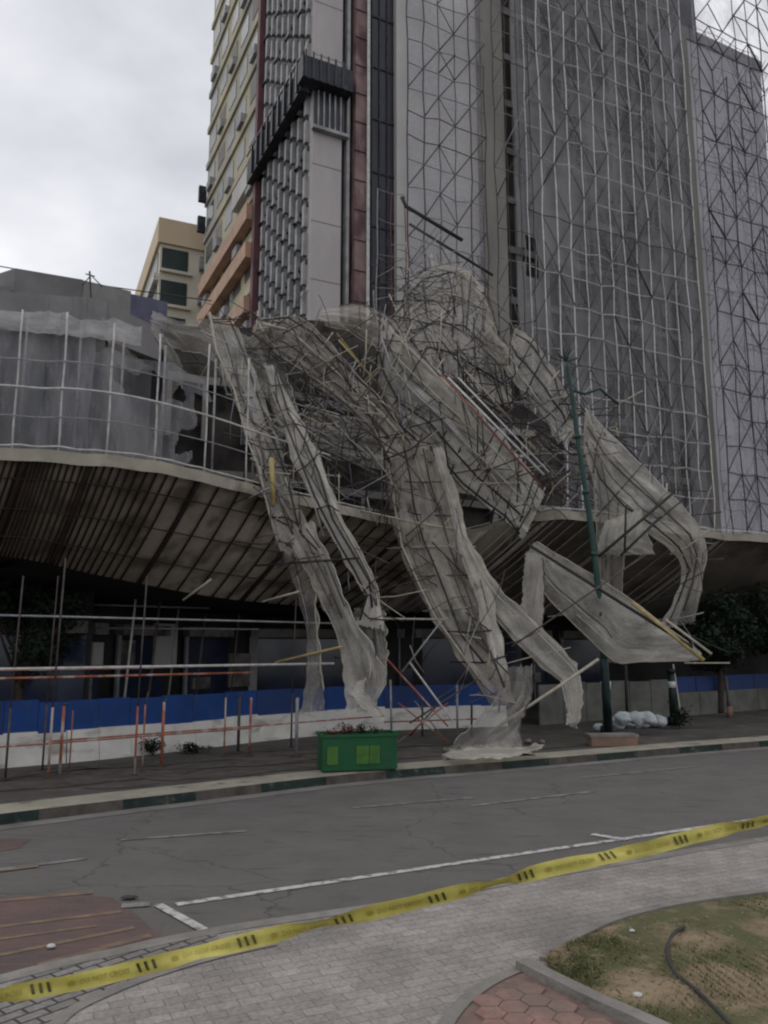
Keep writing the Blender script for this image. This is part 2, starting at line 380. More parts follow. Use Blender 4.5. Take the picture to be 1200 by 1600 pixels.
def tag(o, label, cat, group=None, kind=None):
    o['label'] = label; o['category'] = cat
    if group: o['group'] = group
    if kind: o['kind'] = kind
    return o
def thing(name, label, cat, loc, group=None):
    o = bpy.data.objects.new(name, None); COL.objects.link(o); o.location = loc; o.empty_display_size = .3
    o['_o'] = tuple(loc)
    return tag(o, label, cat, group)
def single(mb, name, m, label, cat, group=None, smooth=False, kind=None):
    """a thing that is one mesh, its origin at its lowest middle"""
    lo = min(v.z for v in mb.v); n = len(mb.v)
    c = Vector((sum(v.x for v in mb.v) / n, sum(v.y for v in mb.v) / n, lo))
    mb.v = [v - c for v in mb.v]
    o = mb.build(name, m, None, smooth); o.location = c
    return tag(o, label, cat, group, kind)
def struct(name, mb, m, smooth=False):
    o = mb.build(name, m, None, smooth); o['kind'] = 'structure'; return o
def cr(pts, n):
    """Catmull-Rom through tuples, n samples"""
    pts = [tuple(p) for p in pts]; out = []; m = len(pts) - 1
    for i in range(n):
        t = i / (n - 1) * m; k = min(int(t), m - 1); f = t - k
        p0 = pts[max(k - 1, 0)]; p1 = pts[k]; p2 = pts[k + 1]; p3 = pts[min(k + 2, m)]
        out.append(tuple(.5 * (2 * b + (c - a) * f + (2 * a - 5 * b + 4 * c - d) * f * f + (3 * b - a - 3 * c + d) * f ** 3) for a, b, c, d in zip(p0, p1, p2, p3)))
    return out
def nz(p, s=1.0, o=0.0): return noise.noise(Vector((p[0] * s + o, p[1] * s + o * .7, p[2] * s - o)))

# ------------------------------------------------------------------ ground, road, pavements
struct('ground', MB().quad((-400, -100, -.02), (500, -100, -.02), (500, 900, -.02), (-400, 900, -.02)), 'earth')
kerb_px = [(-700, 1392), (-330, 1335), (0, 1290), (150, 1271), (300, 1253), (560, 1222), (850, 1197), (1200, 1167), (1600, 1138), (2200, 1110)]
kerb = [GZ(x, y) for x, y in kerb_px]
kerb = [Vector(p) for p in cr(kerb, 60)]
near_px = [(-500, 1690), (0, 1546), (175, 1503), (350, 1466), (620, 1424), (800, 1389), (965, 1360), (1200, 1320), (1600, 1262), (2200, 1200)]
near = [Vector(p) for p in cr([GZ(x, y) for x, y in near_px], 60)]
mb = MB()
mb.grid([[kerb[i], near[i]] for i in range(60)])
struct('road', mb, 'asphalt')
def offs(path, d, z):
    out = []
    for i, p in enumerate(path):
        t = (path[min(i + 1, len(path) - 1)] - path[max(i - 1, 0)]); t.z = 0; t.normalize()
        n = Vector((-t.y, t.x, 0)); out.append(Vector((p.x + n.x * d, p.y + n.y * d, z)))
    return out
def strip(path, d0, d1, z, name, m):
    a, b = offs(path, d0, z), offs(path, d1, z)
    return struct(name, MB().grid([[p, q] for p, q in zip(a, b)]), m)
# far kerb: painted blocks alternate green and bare
blocks = []
i = 0; seg = []
fine = [Vector(p) for p in cr(kerb, 240)]
acc = 0; last = fine[0]; flip = 0; run = [fine[0]]
for p in fine[1:]:
    acc += (p - last).length; last = p; run.append(p)
    if acc > 1.15:
        seg.append((flip, run)); run = [p]; acc = 0; flip ^= 1
gm, km = MB(), MB()
for fl, run in seg:
    a = offs(run, 0, .004); b = offs(run, 0.02, .15); t = (gm if fl else km)
    t.grid([[p, q] for p, q in zip(a, b)])
struct('kerb_painted', gm, 'kerb_green'); struct('kerb_bare', km, 'kerb_grey')
strip(kerb, .02, .75, .15, 'kerb_top', 'kerb_top')
a_ = offs(kerb, .75, .146); struct('far_pavement', MB().grid([[p, (p.x - 14, p.y + 28, .146)] for p in a_]), 'slab')
strip(kerb, -.32, 0, .006, 'gutter', 'gutter')
# dirt drifts on the far pavement
mb = MB()
for k in range(26):
    q = kerb[random.randint(8, 46)]
    c = offs(kerb, random.uniform(1.0, 4.2), .15)[random.randint(10, 46)]
    n_ = 12; r = random.uniform(.25, .9); an = R(28)
    mb.poly([(c.x + math.cos(an) * math.cos(a) * r * 2.2 * (1 + .3 * math.sin(3 * a + k)) - math.sin(an) * math.sin(a) * r * .5,
              c.y + math.sin(an) * math.cos(a) * r * 2.2 + math.cos(an) * math.sin(a) * r * .5, .152 + k * .0003) for a in [2 * math.pi * j / n_ for j in range(n_)]])
struct('pavement_dirt_patches', mb, 'kerb_grey')

def paint(pts, name, m, z=.004):
    struct(name, MB().poly([GZ(x, y, z) for x, y in pts]), m)
def line(a, b, w, name, m, z=.008):
    A, B = GZ(*a, z), GZ(*b, z); d = (B - A).normalized(); n = Vector((-d.y, d.x, 0)) * w / 2
    N = 12; rows = []
    for i in range(N + 1):
        p = A.lerp(B, i / N); rows.append([p - n, p + n])
    struct(name, MB().grid(rows), m)
paint([(-500, 1450), (0, 1402), (120, 1397), (175, 1402), (215, 1430), (258, 1470), (240, 1490), (175, 1501), (0, 1540), (-400, 1640)], 'road_red_box', 'paint_red')
paint([(-300, 1345), (0, 1311), (50, 1311), (30, 1325), (0, 1330), (-300, 1370)], 'road_red_patch', 'paint_red')
line((275, 1413), (1180, 1280), .10, 'road_edge_line', 'paint_white')
line((1180, 1280), (1500, 1236), .10, 'road_edge_line', 'paint_white')
line((247, 1413), (352, 1471), .095, 'road_bay_line', 'paint_white', .012)
line((-60, 1366), (135, 1341), .09, 'road_lane_dash', 'paint_worn')
line((190, 1312), (385, 1298), .09, 'road_lane_dash', 'paint_worn')
line((550, 1262), (740, 1246), .09, 'road_lane_dash', 'paint_worn')
line((735, 1259), (930, 1236), .10, 'road_lane_dash', 'paint_worn')
line((910, 1215), (1088, 1197), .09, 'road_lane_dash', 'paint_worn')
line((925, 1303), (980, 1312), .12, 'road_bay_line', 'paint_white', .012)
line((190, 1415), (235, 1412), .13, 'road_bay_line', 'paint_worn', .012)
for a, b, w in (((-60, 1412), (145, 1394), .09), ((60, 1508), (235, 1461), .09), ((-40, 1452), (190, 1424), .07), ((-40, 1500), (210, 1449), .07), ((-60, 1475), (150, 1446), .06)):
    line(a, b, w, 'road_hatch_line', 'paint_yellow')
line((-80, 1371), (60, 1353), .07, 'road_hatch_line', 'paint_yellow', .012)

# near side: raised paver footway, edging, bed, brick pavers
strip(near, -.16, 0, .10, 'near_kerb', 'edging')
kf = MB(); a = offs(near, 0, .0); b = offs(near, -.004, .1)
kf.grid([[p, q] for p, q in zip(a, b)]); struct('near_kerb_face', kf, 'kerb_grey')
def sweep(path, d0, vec, z, name, m):
    a = offs(path, d0, z); return struct(name, MB().grid([[p, (p.x + vec[0], p.y + vec[1], z)] for p in a]), m)
sweep(near, -.16, (8, -16), .096, 'near_footway', 'pavers')
# the coarse setts in the lower left corner, bounded by a pale edging band
ep = [GZ(x, y, .1) for x, y in ((40, 1660), (100, 1588), (165, 1553), (245, 1522), (340, 1494), (430, 1474))]
ep = [Vector(p) for p in cr(ep, 24)]
setts = [GZ(x, y, .1) for x, y in ((-500, 1720), (-200, 1640), (0, 1568), (180, 1522), (345, 1484))]
mb = MB(); mb.poly([(p.x, p.y, .101) for p in ep[:20]] + [(p.x, p.y, .101) for p in offs(near, -.17, .1)[20:6:-1] if p.x < ep[19].x - .02 and p.x > -6] + [GZ(-500, 1900, .101)])
struct('near_footway_setts', mb, 'pavers_small')
a = offs(ep, -.05, .104); b = offs(ep, .05, .104)
struct('footway_edging', MB().grid([[p, q] for p, q in zip(a, b)]), 'edging')

bed_px = [(852, 1502), (880, 1478), (920, 1456), (975, 1434), (1060, 1414), (1140, 1402), (1230, 1392), (1400, 1375)]
bed = [Vector(p) for p in cr([GZ(x, y, .1) for x, y in bed_px], 30)]
low_px = [(815, 1512), (870, 1540), (930, 1570), (1010, 1606), (1100, 1650)]
low = [Vector(p) for p in cr([GZ(x, y, .1) for x, y in low_px], 16)]
# bed edging (kerb ring) as raised strips
def raised(path, w, z0, z1, name, m):
    a, b = offs(path, -w / 2, 0), offs(path, w / 2, 0); mb = MB()
    for i in range(len(path) - 1):
        mb.hexa([(a[i].x, a[i].y, z0), (a[i + 1].x, a[i + 1].y, z0), (b[i + 1].x, b[i + 1].y, z0), (b[i].x, b[i].y, z0),
                 (a[i].x, a[i].y, z1), (a[i + 1].x, a[i + 1].y, z1), (b[i + 1].x, b[i + 1].y, z1), (b[i].x, b[i].y, z1)])
    return struct(name, mb, m)
raised(bed, .09, .05, .125, 'bed_edging', 'edging')
raised(low, .11, .05, .16, 'bed_kerb', 'edging')
# soil sheet, gently uneven
mb = MB(); rows = []
for i in range(41):
    f = i / 40; row = []
    top = Vector(cr(bed, 41)[i]); bot = Vector(cr([GZ(855, 1515, .1), GZ(930, 1562, .1), GZ(1010, 1600, .1), GZ(1120, 1650, .1), GZ(1300, 1720, .1), GZ(1500, 1760, .1)], 41)[i])
    for j in range(31):
        p = top.lerp(bot, j / 30); e = min(j, 30 - j, 4) / 4
        row.append((p.x, p.y, .103 + e * (.03 + .05 * nz(p, 2.5) + .02 * nz(p, 9))))
    rows.append(row)
struct('bed_soil', mb.grid(rows), 'soil', True)
soil_rows = rows
# red brick hexagonal pavers
reg = [(815, 1514), (775, 1532), (742, 1556), (715, 1585), (690, 1620), (660, 1680), (1120, 1680), (1010, 1612), (930, 1576), (870, 1546)]
base_px = [GZ(x, y, .1) for x, y in reg]
struct('brick_bed_base', MB().poly([(p.x, p.y, .099) for p in base_px]), 'brick_base')
def inside(p, poly):
    c = False; j = len(poly) - 1
    for i in range(len(poly)):
        a, b = poly[i], poly[j]
        if (a.y > p.y) != (b.y > p.y) and p.x < (b.x - a.x) * (p.y - a.y) / (b.y - a.y) + a.x: c = not c
        j = i
    return c
hx = MB(); s_ = .105; c0 = base_px[0]
for i in range(-17, 22):
    for j in range(-25, 16):
        p = Vector((c0.x + i * s_ * 1.5, c0.y + (j + (i % 2) * .5) * s_ * math.sqrt(3), .1))
        q = Vector((p.x * math.cos(.2) - p.y * math.sin(.2), 0, 0))
        pts = [Vector((p.x + (s_ - .004) * math.cos(R(60 * k)), p.y + (s_ - .004) * math.sin(R(60 * k)), 0)) for k in range(6)]
        if all(inside(v, base_px) for v in pts):
            zt = .110 + random.uniform(0, .006)
            hx.prism([(v.x, v.y) for v in pts], .095, zt)
M['brick_hex'] = second_noise(mat('brick_hex', (.31, .185, .155), .9, (.21, .125, .105), 9, .5, 40), (.17, .13, .11), 2.5, .45, .65, fac=.8)
struct('brick_pavers', hx, 'brick_hex')
be = [Vector(p) for p in cr([GZ(x, y, .1) for x, y in ((822, 1510), (775, 1530), (735, 1556), (705, 1588), (680, 1630))], 14)]
a = offs(be, -.05, .106); b = offs(be, .05, .106)
struct('brick_edging', MB().grid([[p, q] for p, q in zip(a, b)]), 'edging')
# grass tufts in the bed (uncountable)
g = MB()
for k in range(16000):
    i = random.randint(0, 39); j = random.randint(1, 29)
    p = Vector(soil_rows[i][j]).lerp(Vector(soil_rows[i + 1][min(j + 1, 30)]), random.random())
    dens = nz(p, 1.5, 3.0) + .25 * nz(p, 6)
    if dens < .04 + random.uniform(-.3, .2): continue
    h = random.uniform(.012, .04); a = random.uniform(0, 6.28); w = .004
    d = Vector((math.cos(a), math.sin(a), 0)) * w; l = Vector((random.uniform(-.03, .03), random.uniform(-.03, .03), h))
    g.poly([p - d, p + d, p + l])
M['grass'] = mat('grass', (.19, .17, .08), .8, (.055, .075, .025), 3)
go = g.build('grass', 'grass'); go['kind'] = 'stuff'; go['label'] = 'thin dry grass patches growing in the kerbed soil bed'; go['category'] = 'grass'

g = MB()
for k in range(1500):
    i = random.randint(0, 39); j = random.randint(1, 29)
    p = Vector(soil_rows[i][j]).lerp(Vector(soil_rows[i + 1][min(j + 1, 30)]), random.random()) + Vector((0, 0, .006))
    a = random.uniform(0, 6.28); w = random.uniform(.004, .016); u1 = Vector((math.cos(a), math.sin(a), random.uniform(-.3, .5))) * w; u2 = Vector((-math.sin(a), math.cos(a), random.uniform(-.3, .3))) * w * .6
    g.poly([p - u1, p - u2, p + u1, p + u2])
M['dead_leaf'] = mat('dead_leaf', (.32, .24, .14), .8, (.09, .06, .035), 8)
go = g.build('fallen_leaves', 'dead_leaf'); go['kind'] = 'stuff'; go['label'] = 'dead leaf crumbs and clods strewn over the soil bed'; go['category'] = 'leaf litter'

# hose across the bed
hp = cr([PD(x, y, 1) for x, y in ((0, 0), (1, 1))], 2)
hose = [GZ(x, y, .17) for x, y in ((1068, 1448), (1050, 1462), (1042, 1490), (1055, 1520), (1085, 1545), (1120, 1578), (1150, 1612), (1180, 1660))]
single(MB().tube(cr(hose, 40), .014, 8), 'garden_hose', 'hose', 'dark hose lying curved across the soil bed', 'hose', smooth=True)
# litter
def lump(c, r, m, name, label, cat, group=None, sq=(1, 1, 1), seed=0, rot=0, rough=.35, seg=10):
    mb = MB(); rows = []
    for i in range(seg // 2 + 3):
        th = math.pi * i / (seg // 2 + 2); row = []
        for j in range(seg + 1):
            ph = 2 * math.pi * (j % seg) / seg
            v = Vector((math.sin(th) * math.cos(ph), math.sin(th) * math.sin(ph), math.cos(th)))
            k = 1 + rough * nz(v, 1.6, seed)
            x, y = v.x * sq[0] * k * r, v.y * sq[1] * k * r
            row.append((c[0] + x * math.cos(rot) - y * math.sin(rot), c[1] + x * math.sin(rot) + y * math.cos(rot), c[2] + sq[2] * r + v.z * sq[2] * k * r))
        rows.append(row)
    mb.grid(rows)
    return single(mb, name, m, label, cat, group, smooth=True)
lump(GZ(997, 1559, .12), .028, 'litter', 'crumpled_paper', 'white crumpled paper scrap lying in the grass bed', 'litter', sq=(1.2, 1, .6), seed=3)
lump(GZ(80, 1481, .01), .03, 'litter', 'crumpled_wrapper', 'small pale wrapper lying on the red painted road', 'litter', sq=(1.2, 1, .5), seed=5)
lump(GZ(202, 1404, .01), .05, 'hose', 'dark_rag', 'dark rag scrap lying on the road beside the painted bay line', 'litter', sq=(1.6, .8, .3), seed=6)
lump(GZ(988, 1456, .12), .02, 'litter', 'paper_scrap', 'tiny pale scrap near the upper edge of the soil bed', 'litter', sq=(1.2, 1, .5), seed=8)

# ------------------------------------------------------------------ barricade tape with lettering
tp_px = [(-120, 1582, 3.75), (0, 1556, 3.85), (150, 1528, 3.95), (330, 1484, 4.02), (500, 1444, 4.08), (700, 1398, 4.15), (850, 1360, 4.25), (1000, 1328, 4.4), (1100, 1303, 4.55), (1200, 1281, 4.7), (1330, 1252, 4.9)]
tp = cr([tuple(PD(x, y, Y)) for x, y, Y in tp_px], 90)
tp = [Vector(p) for p in tp]
TW_ = .072
tape = thing('barricade_tape', 'yellow barricade tape stretched across the near roadside', 'tape', tuple(tp[45]))
rows = []
def tape_frame(i):
    t = (tp[min(i + 1, 89)] - tp[max(i - 1, 0)]).normalized()
    tw = .5 * math.sin(i * .16 + 1) + .35 * math.sin(i * .41) + .25 * math.sin(i * .93)
    up = Vector((0, 0, 1)); up = (up - t * up.dot(t)).normalized(); n = t.cross(up)
    return t, (up * math.cos(tw) + n * math.sin(tw)), tw
for i in range(90):
    t, up, tw = tape_frame(i); n = t.cross(up)
    rows.append([tp[i] + up * TW_ * (k / 4 - .5) + n * .006 * math.sin(k * 2 + i * .5) for k in range(5)])
ob = MB().grid(rows).build('tape_band', 'tape', tape, True)
# lettering: curve text bent along the tape
cum = [0]
for i in range(1, 90): cum.append(cum[-1] + (tp[i] - tp[i - 1]).length)
def on_tape(s, h, out=.008):
    s = max(0, min(cum[-1] - 1e-4, s)); i = 0
    while cum[i + 1] < s: i += 1
    f = (s - cum[i]) / (cum[i + 1] - cum[i]); p = tp[i].lerp(tp[i + 1], f)
    t, up, tw = tape_frame(i); t2, up2, _ = tape_frame(min(i + 1, 89)); up = up.lerp(up2, f).normalized(); n = t.cross(up)
    if n.y > 0: n = -n
    k = (h / TW_ + .5) * 4
    return p + up * h + n * out
def text_mesh(txt, size):
    c = bpy.data.curves.new('tape_text', 'FONT'); c.body = txt; c.size = size; c.resolution_u = 2
    o = bpy.data.objects.new('tape_text', c); COL.objects.link(o)
    bpy.context.view_layer.update()
    me = o.to_mesh(); vs = [v.co.copy() for v in me.vertices]; fs = [tuple(p.vertices) for p in me.polygons]
    o.to_mesh_clear(); bpy.data.objects.remove(o); bpy.data.curves.remove(c); return vs, fs
small = text_mesh('DO NOT CROSS', .03)
small_w = max(v.x for v in small[0])
s0 = .12
while s0 < cum[-1] - .2:
    mb = MB()
    # round mark, words, three bold slanted bars
    for a_, b_, h_ in ((0, .03, .012),):
        pts = [(s0 + .015 + .017 * math.cos(x), .011 * math.sin(x)) for x in [2 * math.pi * k / 10 for k in range(10)]]
        mb.poly([on_tape(x, y) for x, y in pts])
    i0 = len(mb.v)
    mb.v += [on_tape(s0 + .05 + v.x, v.y - .010) for v in small[0]]
    mb.f += [tuple(i0 + k for k in f) for f in small[1]]
    mb.build('tape_words', 'tape_ink_faint', tape); mb = MB()
    sb = s0 + .05 + small_w + .03
    for k in range(3):
        x = sb + k * .034
        mb.poly([on_tape(x + .011, -.019), on_tape(x + .024, -.019), on_tape(x + .014, .022), on_tape(x, .022)])
    mb.build('tape_bars', 'tape_ink', tape)
    s0 += .05 + small_w + .19

# ------------------------------------------------------------------ tower
A = R(26.3)
D = Vector((math.cos(A), math.sin(A), 0)); NB = Vector((-math.sin(A), math.cos(A), 0))
C0 = PD(487, 300, 38); C0.z = 0
UP = Vector((0, 0, 1))
def T(s, t, z): return C0 + D * s + NB * t + UP * z
def sx(x, y, t=0.0):
    """distance along the tower front at setback t seen at photo (x, y), and height"""
    r = ray(x, y); o = Vector((0, 0, H)) - (C0 + NB * t)
    k = -o.dot(NB) / r.dot(NB); p = o + r * k
    return p.dot(D), p.z
def tx(x, y, s=0.0):
    """distance back along the tower side seen at photo (x, y), and height"""
    r = ray(x, y); o = Vector((0, 0, H)) - (C0 + D * s)
    k = -o.dot(D) / r.dot(D); p = o + r * k
    return p.dot(NB), p.z
def tbox(mb, s0, s1, t0, t1, z0, z1): return mb.box(T(s0, t0, z0), D * (s1 - s0), NB * (t1 - t0), UP * (z1 - z0))
ZB, ZT = 0.0, 62.0
S = {k: sx(x, 300)[0] for k, x in dict(panel=533, gap=541, pink0=551, pink1=571, glass=620, wall=748, pil=783, slot=799, main=1062, light=1192, end=1140).items()}
tG = tx(410, 200)[0]; tE = tx(325, 300)[0]
tower = thing('high_rise_tower', 'tall grey high-rise tower with beige side, louvred corner and scaffolded front', 'building', tuple(C0))
# core volumes (kept behind all trim)
core = MB(); tbox(core, S['main'] * .0 + .25, S['main'], .6, tE - .2, ZB, ZT); core.build('core_wall', 'dark_void', tower)
p = MB(); tbox(p, 0, S['panel'], 0, .6, ZB, ZT); p.build('grey_panel', 't_grey', tower)
for k in range(20):
    z = 1.6 + k * 3.2
    j_ = MB(); tbox(j_, -.01, S['panel'] + .004, -.012, .0, z, z + .05); j_.build('panel_joint', 't_olive', tower)
p = MB(); tbox(p, S['panel'], S['pink0'], .45, .6, ZB, ZT); p.build('recess_wall', 't_black', tower)
p = MB(); tbox(p, S['gap'], S['gap'] + .16, -.05, .4, ZB, ZT); p.build('steel_mullion', 't_fin', tower)
p = MB(); tbox(p, S['pink0'], S['pink1'], -.35, .5, ZB, ZT); pk = p.build('red_column', 't_pink', tower)
for k in range(30):
    z = 8 + k * 1.7
    b_ = MB(); tbox(b_, S['pink0'] - .12, S['pink1'] + .05, -.40, -.36, z, z + .04); b_.build('column_band', 't_black', pk)
p = MB(); tbox(p, S['pink1'] - .14, S['pink1'] + .02, -.5, -.43, ZB, ZT); p.build('white_pipe', 'steel_pale', tower)
p = MB(); tbox(p, S['pink1'], S['glass'], .35, .55, ZB, ZT); gl = p.build('glass_bay', 't_glass', tower)
for k in range(20):
    z = 6 + k * 3.2 - .5
    m_ = MB(); tbox(m_, S['pink1'], S['glass'], .29, .345, z, z + .12); m_.build('transom', 't_black', gl)
for f in (.25, .5, .75):
    xx = S['pink1'] + (S['glass'] - S['pink1']) * f
    m_ = MB(); tbox(m_, xx, xx + .07, .27, .345, ZB, ZT); m_.build('mullion', 't_black', gl)
p = MB(); tbox(p, S['glass'], S['wall'], 0, .6, ZB, ZT); p.build('grey_wall', 't_wall', tower)
p = MB(); tbox(p, S['wall'], S['pil'], -.5, .6, ZB, ZT); p.build('pilaster', 't_olive', tower)
p = MB(); tbox(p, S['pil'], S['slot'], .5, .7, ZB, ZT); p.build('slot_wall', 't_black', tower)
# main bay
p = MB(); tbox(p, S['slot'], S['main'] + 3.6, .8, 1.2, ZB, ZT); p.build('bay_wall', 't_core', tower)
nst = 19
for k in range(nst):
    z = 3.0 + k * 3.2
    m_ = MB(); tbox(m_, S['slot'] + .01, S['main'] - .03, .45, .795, z, z + .42); m_.build('floor_edge', 't_slab', tower)
nc = 7
for c in range(nc):
    x = S['slot'] + (S['main'] - S['slot']) * (c + .3) / nc
    m_ = MB(); tbox(m_, x, x + .45, .52, .79, ZB, ZT); m_.build('bay_column', 't_olive', tower)
random.seed(3)
cnt = 0
for k in range(nst):
    for c in range(nc):
        if random.random() < .32 or cnt >= 98 or c == 0: continue
        x = S['slot'] + (S['main'] - S['slot']) * (c + .3) / nc + .55
        w = (S['main'] - S['slot']) / nc - .75; z = 3.0 + k * 3.2 + .8
        m_ = MB(); tbox(m_, x, x + w, .72, .79, z, z + random.choice((1.6, 1.9, 2.2))); m_.build('bay_window', random.choice(('t_window', 't_olive', 'p_wall', 'p_wall')), tower); cnt += 1
# light wing: lower block standing proud of the bay
zL = sx(1100, 78)[1]
p = MB(); tbox(p, S['main'], S['light'], -.6, 9, ZB, zL); lw = p.build('light_wing', 't_wall_light', tower)
m_ = MB(); tbox(m_, S['main'] - .06, S['light'] + .06, -.7, -.602, zL - .5, zL + .4); m_.build('wing_coping', 't_slab', lw)
for k in range(14):
    z = 3 + k * 3.2
    if z < zL - 1:
        m_ = MB(); tbox(m_, S['main'] + .02, S['light'] - .02, -.64, -.603, z, z + .1); m_.build('wing_joint', 't_wall', lw)
p = MB(); tbox(p, S['main'] - .05, S['main'] + .55, -1.0, -.62, ZB, zL - .6); p.build('wing_edge_column', 't_olive', tower)

# side face: louvred corner then beige apartments
p = MB(); tbox(p, 0.02, .25, .62, tG, ZB, ZT); p.build('louvre_backing', 't_black', tower)
NF = 8
for k in range(NF):
    t0 = .5 + (tG - .7) * k / NF
    f_ = MB()
    for q in range(38):
        z = 1.5 + q * 1.6 + (0.8 if k % 2 else 0)
        tbox(f_, -.22, .015, t0, t0 + .16 + (tG / NF) * .12, z, z + 1.25)
    f_.build('louvre_fin', 't_fin', tower)
for k in range(19):
    z = 2.6 + k * 3.2
    f_ = MB(); tbox(f_, -.10, .012, .45, tG, z, z + .28); f_.build('louvre_floor_band', 't_black', tower)
p = MB(); tbox(p, -.35, .02, tG, tG + .5, ZB, ZT); p.build('plum_downpipe', 't_plum', tower)
p = MB(); tbox(p, -.06, .25, tG + .5, tE, ZB, ZT); bw = p.build('beige_wall', 't_beige', tower)
ly = tE - tG - .5
nwin = 0
for k in range(19):
    z = 2.2 + k * 3.2
    for c in range(5):
        if nwin >= 95: continue
        t0 = tG + .9 + ly * c / 5; w = ly / 5 - 1.0
        wmb = MB(); tbox(wmb, -.10, -.065, t0, t0 + w, z + .9, z + 2.3); wo = wmb.build('side_window', random.choice(('t_window', 't_olive', 't_window')), tower); nwin += 1
        if (k + c) % 3 == 0:
            s_b = MB(); tbox(s_b, -.45, -.07, t0 - .1, t0 + w * .6, z + .2, z + .85); s_b.build('window_ledge', 't_fin', wo)
    b_ = MB(); tbox(b_, -.22, -.062, tG + .52, tE + .1, z - .35, z + .12)
    b_.build('floor_ledge', 't_cream' if z < 22 else 't_beige', tower)
# lower cream part and orange balcony bands
za = tx(398, 330)[1]; zb = tx(398, 386)[1]
for z in (za, zb, zb - 3.6):
    b_ = MB(); tbox(b_, -.7, -.1, tG + .6, tE - 1.0, z - .95, z + .1); b_.build('orange_balcony', 't_orange', tower)
b_ = MB(); tbox(b_, -.5, -.07, tG + .6, tG + 5, tx(398, 262)[1] - 1.4, tx(398, 262)[1]); b_.build('white_ledge', 't_wall', tower)
for (px_, py_) in ((318, 300), (317, 345)):
    t_, z_ = tx(px_ + 6, py_); b_ = MB(); tbox(b_, -.8, -.2, tE - .5, tE - .15, z_ - 1.3, z_); b_.build('rear_awning', 't_black', tower)
# black projecting box round the corner
z1, z0 = sx(490, 108)[1], sx(490, 200)[1]
b_ = MB(); tbox(b_, -.9, S['panel'] + .3, -.8, -.03, z1 - 1.25, z1); b_.build('black_box_balcony', 't_black', tower)
b_ = MB(); tbox(b_, -.75, -.24, -.03, tG + .6, z1 - 1.5, z1 - .01); b_.build('black_side_balcony', 't_black', tower)
for k in range(9):
    t0 = .2 + k * (tG / 9); m_ = MB(); tbox(m_, -.9, -.755, t0, t0 + .12, z1 - 1.5, z1 + .35); m_.build('balcony_post', 't_glass', tower)
m_ = MB(); tbox(m_, -.86, -.78, -.02, tG + .5, z1 + .28, z1 + .36); m_.build('balcony_rail', 't_glass', tower)
for k in range(6):
    x = -.8 + k * .42; m_ = MB(); tbox(m_, x, x + .1, -.86, -.805, z1 - 1.25, z1 + .3); m_.build('balcony_post', 't_glass', tower)
b_ = MB(); tbox(b_, 0.03, S['panel'] + .1, -.12, -.02, z0, z1 - 1.27); b_.build('dark_grating', 't_glass', tower)
for k in range(5):
    x = .2 + k * .32
    m_ = MB(); tbox(m_, x, x + .07, -.2, -.13, z0, z1 - 1.28); m_.build('grating_bar', 't_fin', tower)
m_ = MB(); tbox(m_, -.1, S['panel'] + .3, -.35, -.03, z0 - .18, z0); m_.build('grating_sill', 't_fin', tower)

# ------------------------------------------------------------------ tower scaffolds
def rod(a, b, r, name, m, parent, n=5): return MB().tube([a, b], r, n).build(name, m, parent, True)
def scaffold(label, s0, s1, t, z0, z1, bay, lift, mstd, mled, mbr, rs, rb, brace='/', jitter=.06, drop=.0, kk=0, group='scaffolds on the tower front'):
    th = thing('facade_scaffold', label, 'scaffold', tuple(T((s0 + s1) / 2, t, z0)), group)
    rnd = random.Random(kk); n = max(1, round((s1 - s0) / bay)); bay = (s1 - s0) / n; nl = max(1, round((z1 - z0) / lift)); lift = (z1 - z0) / nl
    J = {}
    for i in range(n + 1):
        for j in range(nl + 1):
            J[i, j] = T(s0 + i * bay + rnd.uniform(-1, 1) * jitter, t + rnd.uniform(-1, 1) * jitter, z0 + j * lift)
    for i in range(n + 1):
        a_ = 0 if rnd.random() > .3 else rnd.randint(1, max(1, nl // 3)); z_ = nl if rnd.random() > .35 else rnd.randint(nl * 2 // 3, nl)
        MB().tube([J[i, j] for j in range(a_, z_ + 1)], rs * rnd.uniform(.75, 1.15), 5).build('standard', mstd if rnd.random() > .25 else rnd.choice(('steel_dark', 'steel_galv', 'steel_pale')), th, True)
    for j in range(1, nl + 1):
        if rnd.random() < drop: continue
        a_, z_ = (0, n) if n < 4 or rnd.random() > .4 else (rnd.randint(0, n // 2), rnd.randint(n * 2 // 3, n))
        MB().tube([J[i, j] + UP * rnd.uniform(-.12, .12) for i in range(a_, z_ + 1)], rb, 5).build('ledger', mled if rnd.random() > .3 else rnd.choice(('steel_dark', 'steel_galv')), th, True)
    for q in range(int(n * nl / 7)):
        i_, j_ = rnd.randint(0, n - 1), rnd.randint(0, nl - 3); k_ = rnd.choice((1, 2, 2, 3)); di = rnd.choice((-1, 1)) * k_
        if not 0 <= i_ + di <= n or j_ + k_ > nl: continue
        MB().tube([J[i_, j_] + NB * -.08, J[i_ + di, j_ + k_] + NB * -.08], rb * rnd.uniform(.8, 1.2), 4).build('long_brace', rnd.choice((mbr, 'steel_dark', 'steel_galv')), th, True)
        if q > 95: break
    cnt = 0; extra = MB()
    for j in range(nl):
        for i in range(n):
            ch = brace[(j * 3 + i) % len(brace)]
            if ch == ' ' or rnd.random() < .12: continue
            a, b = (J[i, j], J[i + 1, j + 1]) if ch == '/' else (J[i + 1, j], J[i, j + 1])
            if cnt < 98: MB().tube([a, b], rb, 4).build('brace', mbr, th, True); cnt += 1
            else: extra.tube([a, b], rb, 4)
    if extra.v: extra.build('upper_braces', mbr, th, True, 'stuff')
    return th
zc = 6.0
scaffold('dark braced scaffold against the pale wall left of the olive pilaster', S['glass'] + .1, S['wall'] - .2, -1.1, zc, 40, 1.0, 1.45, 'steel_dark', 'steel_galv', 'steel_black', .036, .03, '/ / /\\', kk=1)
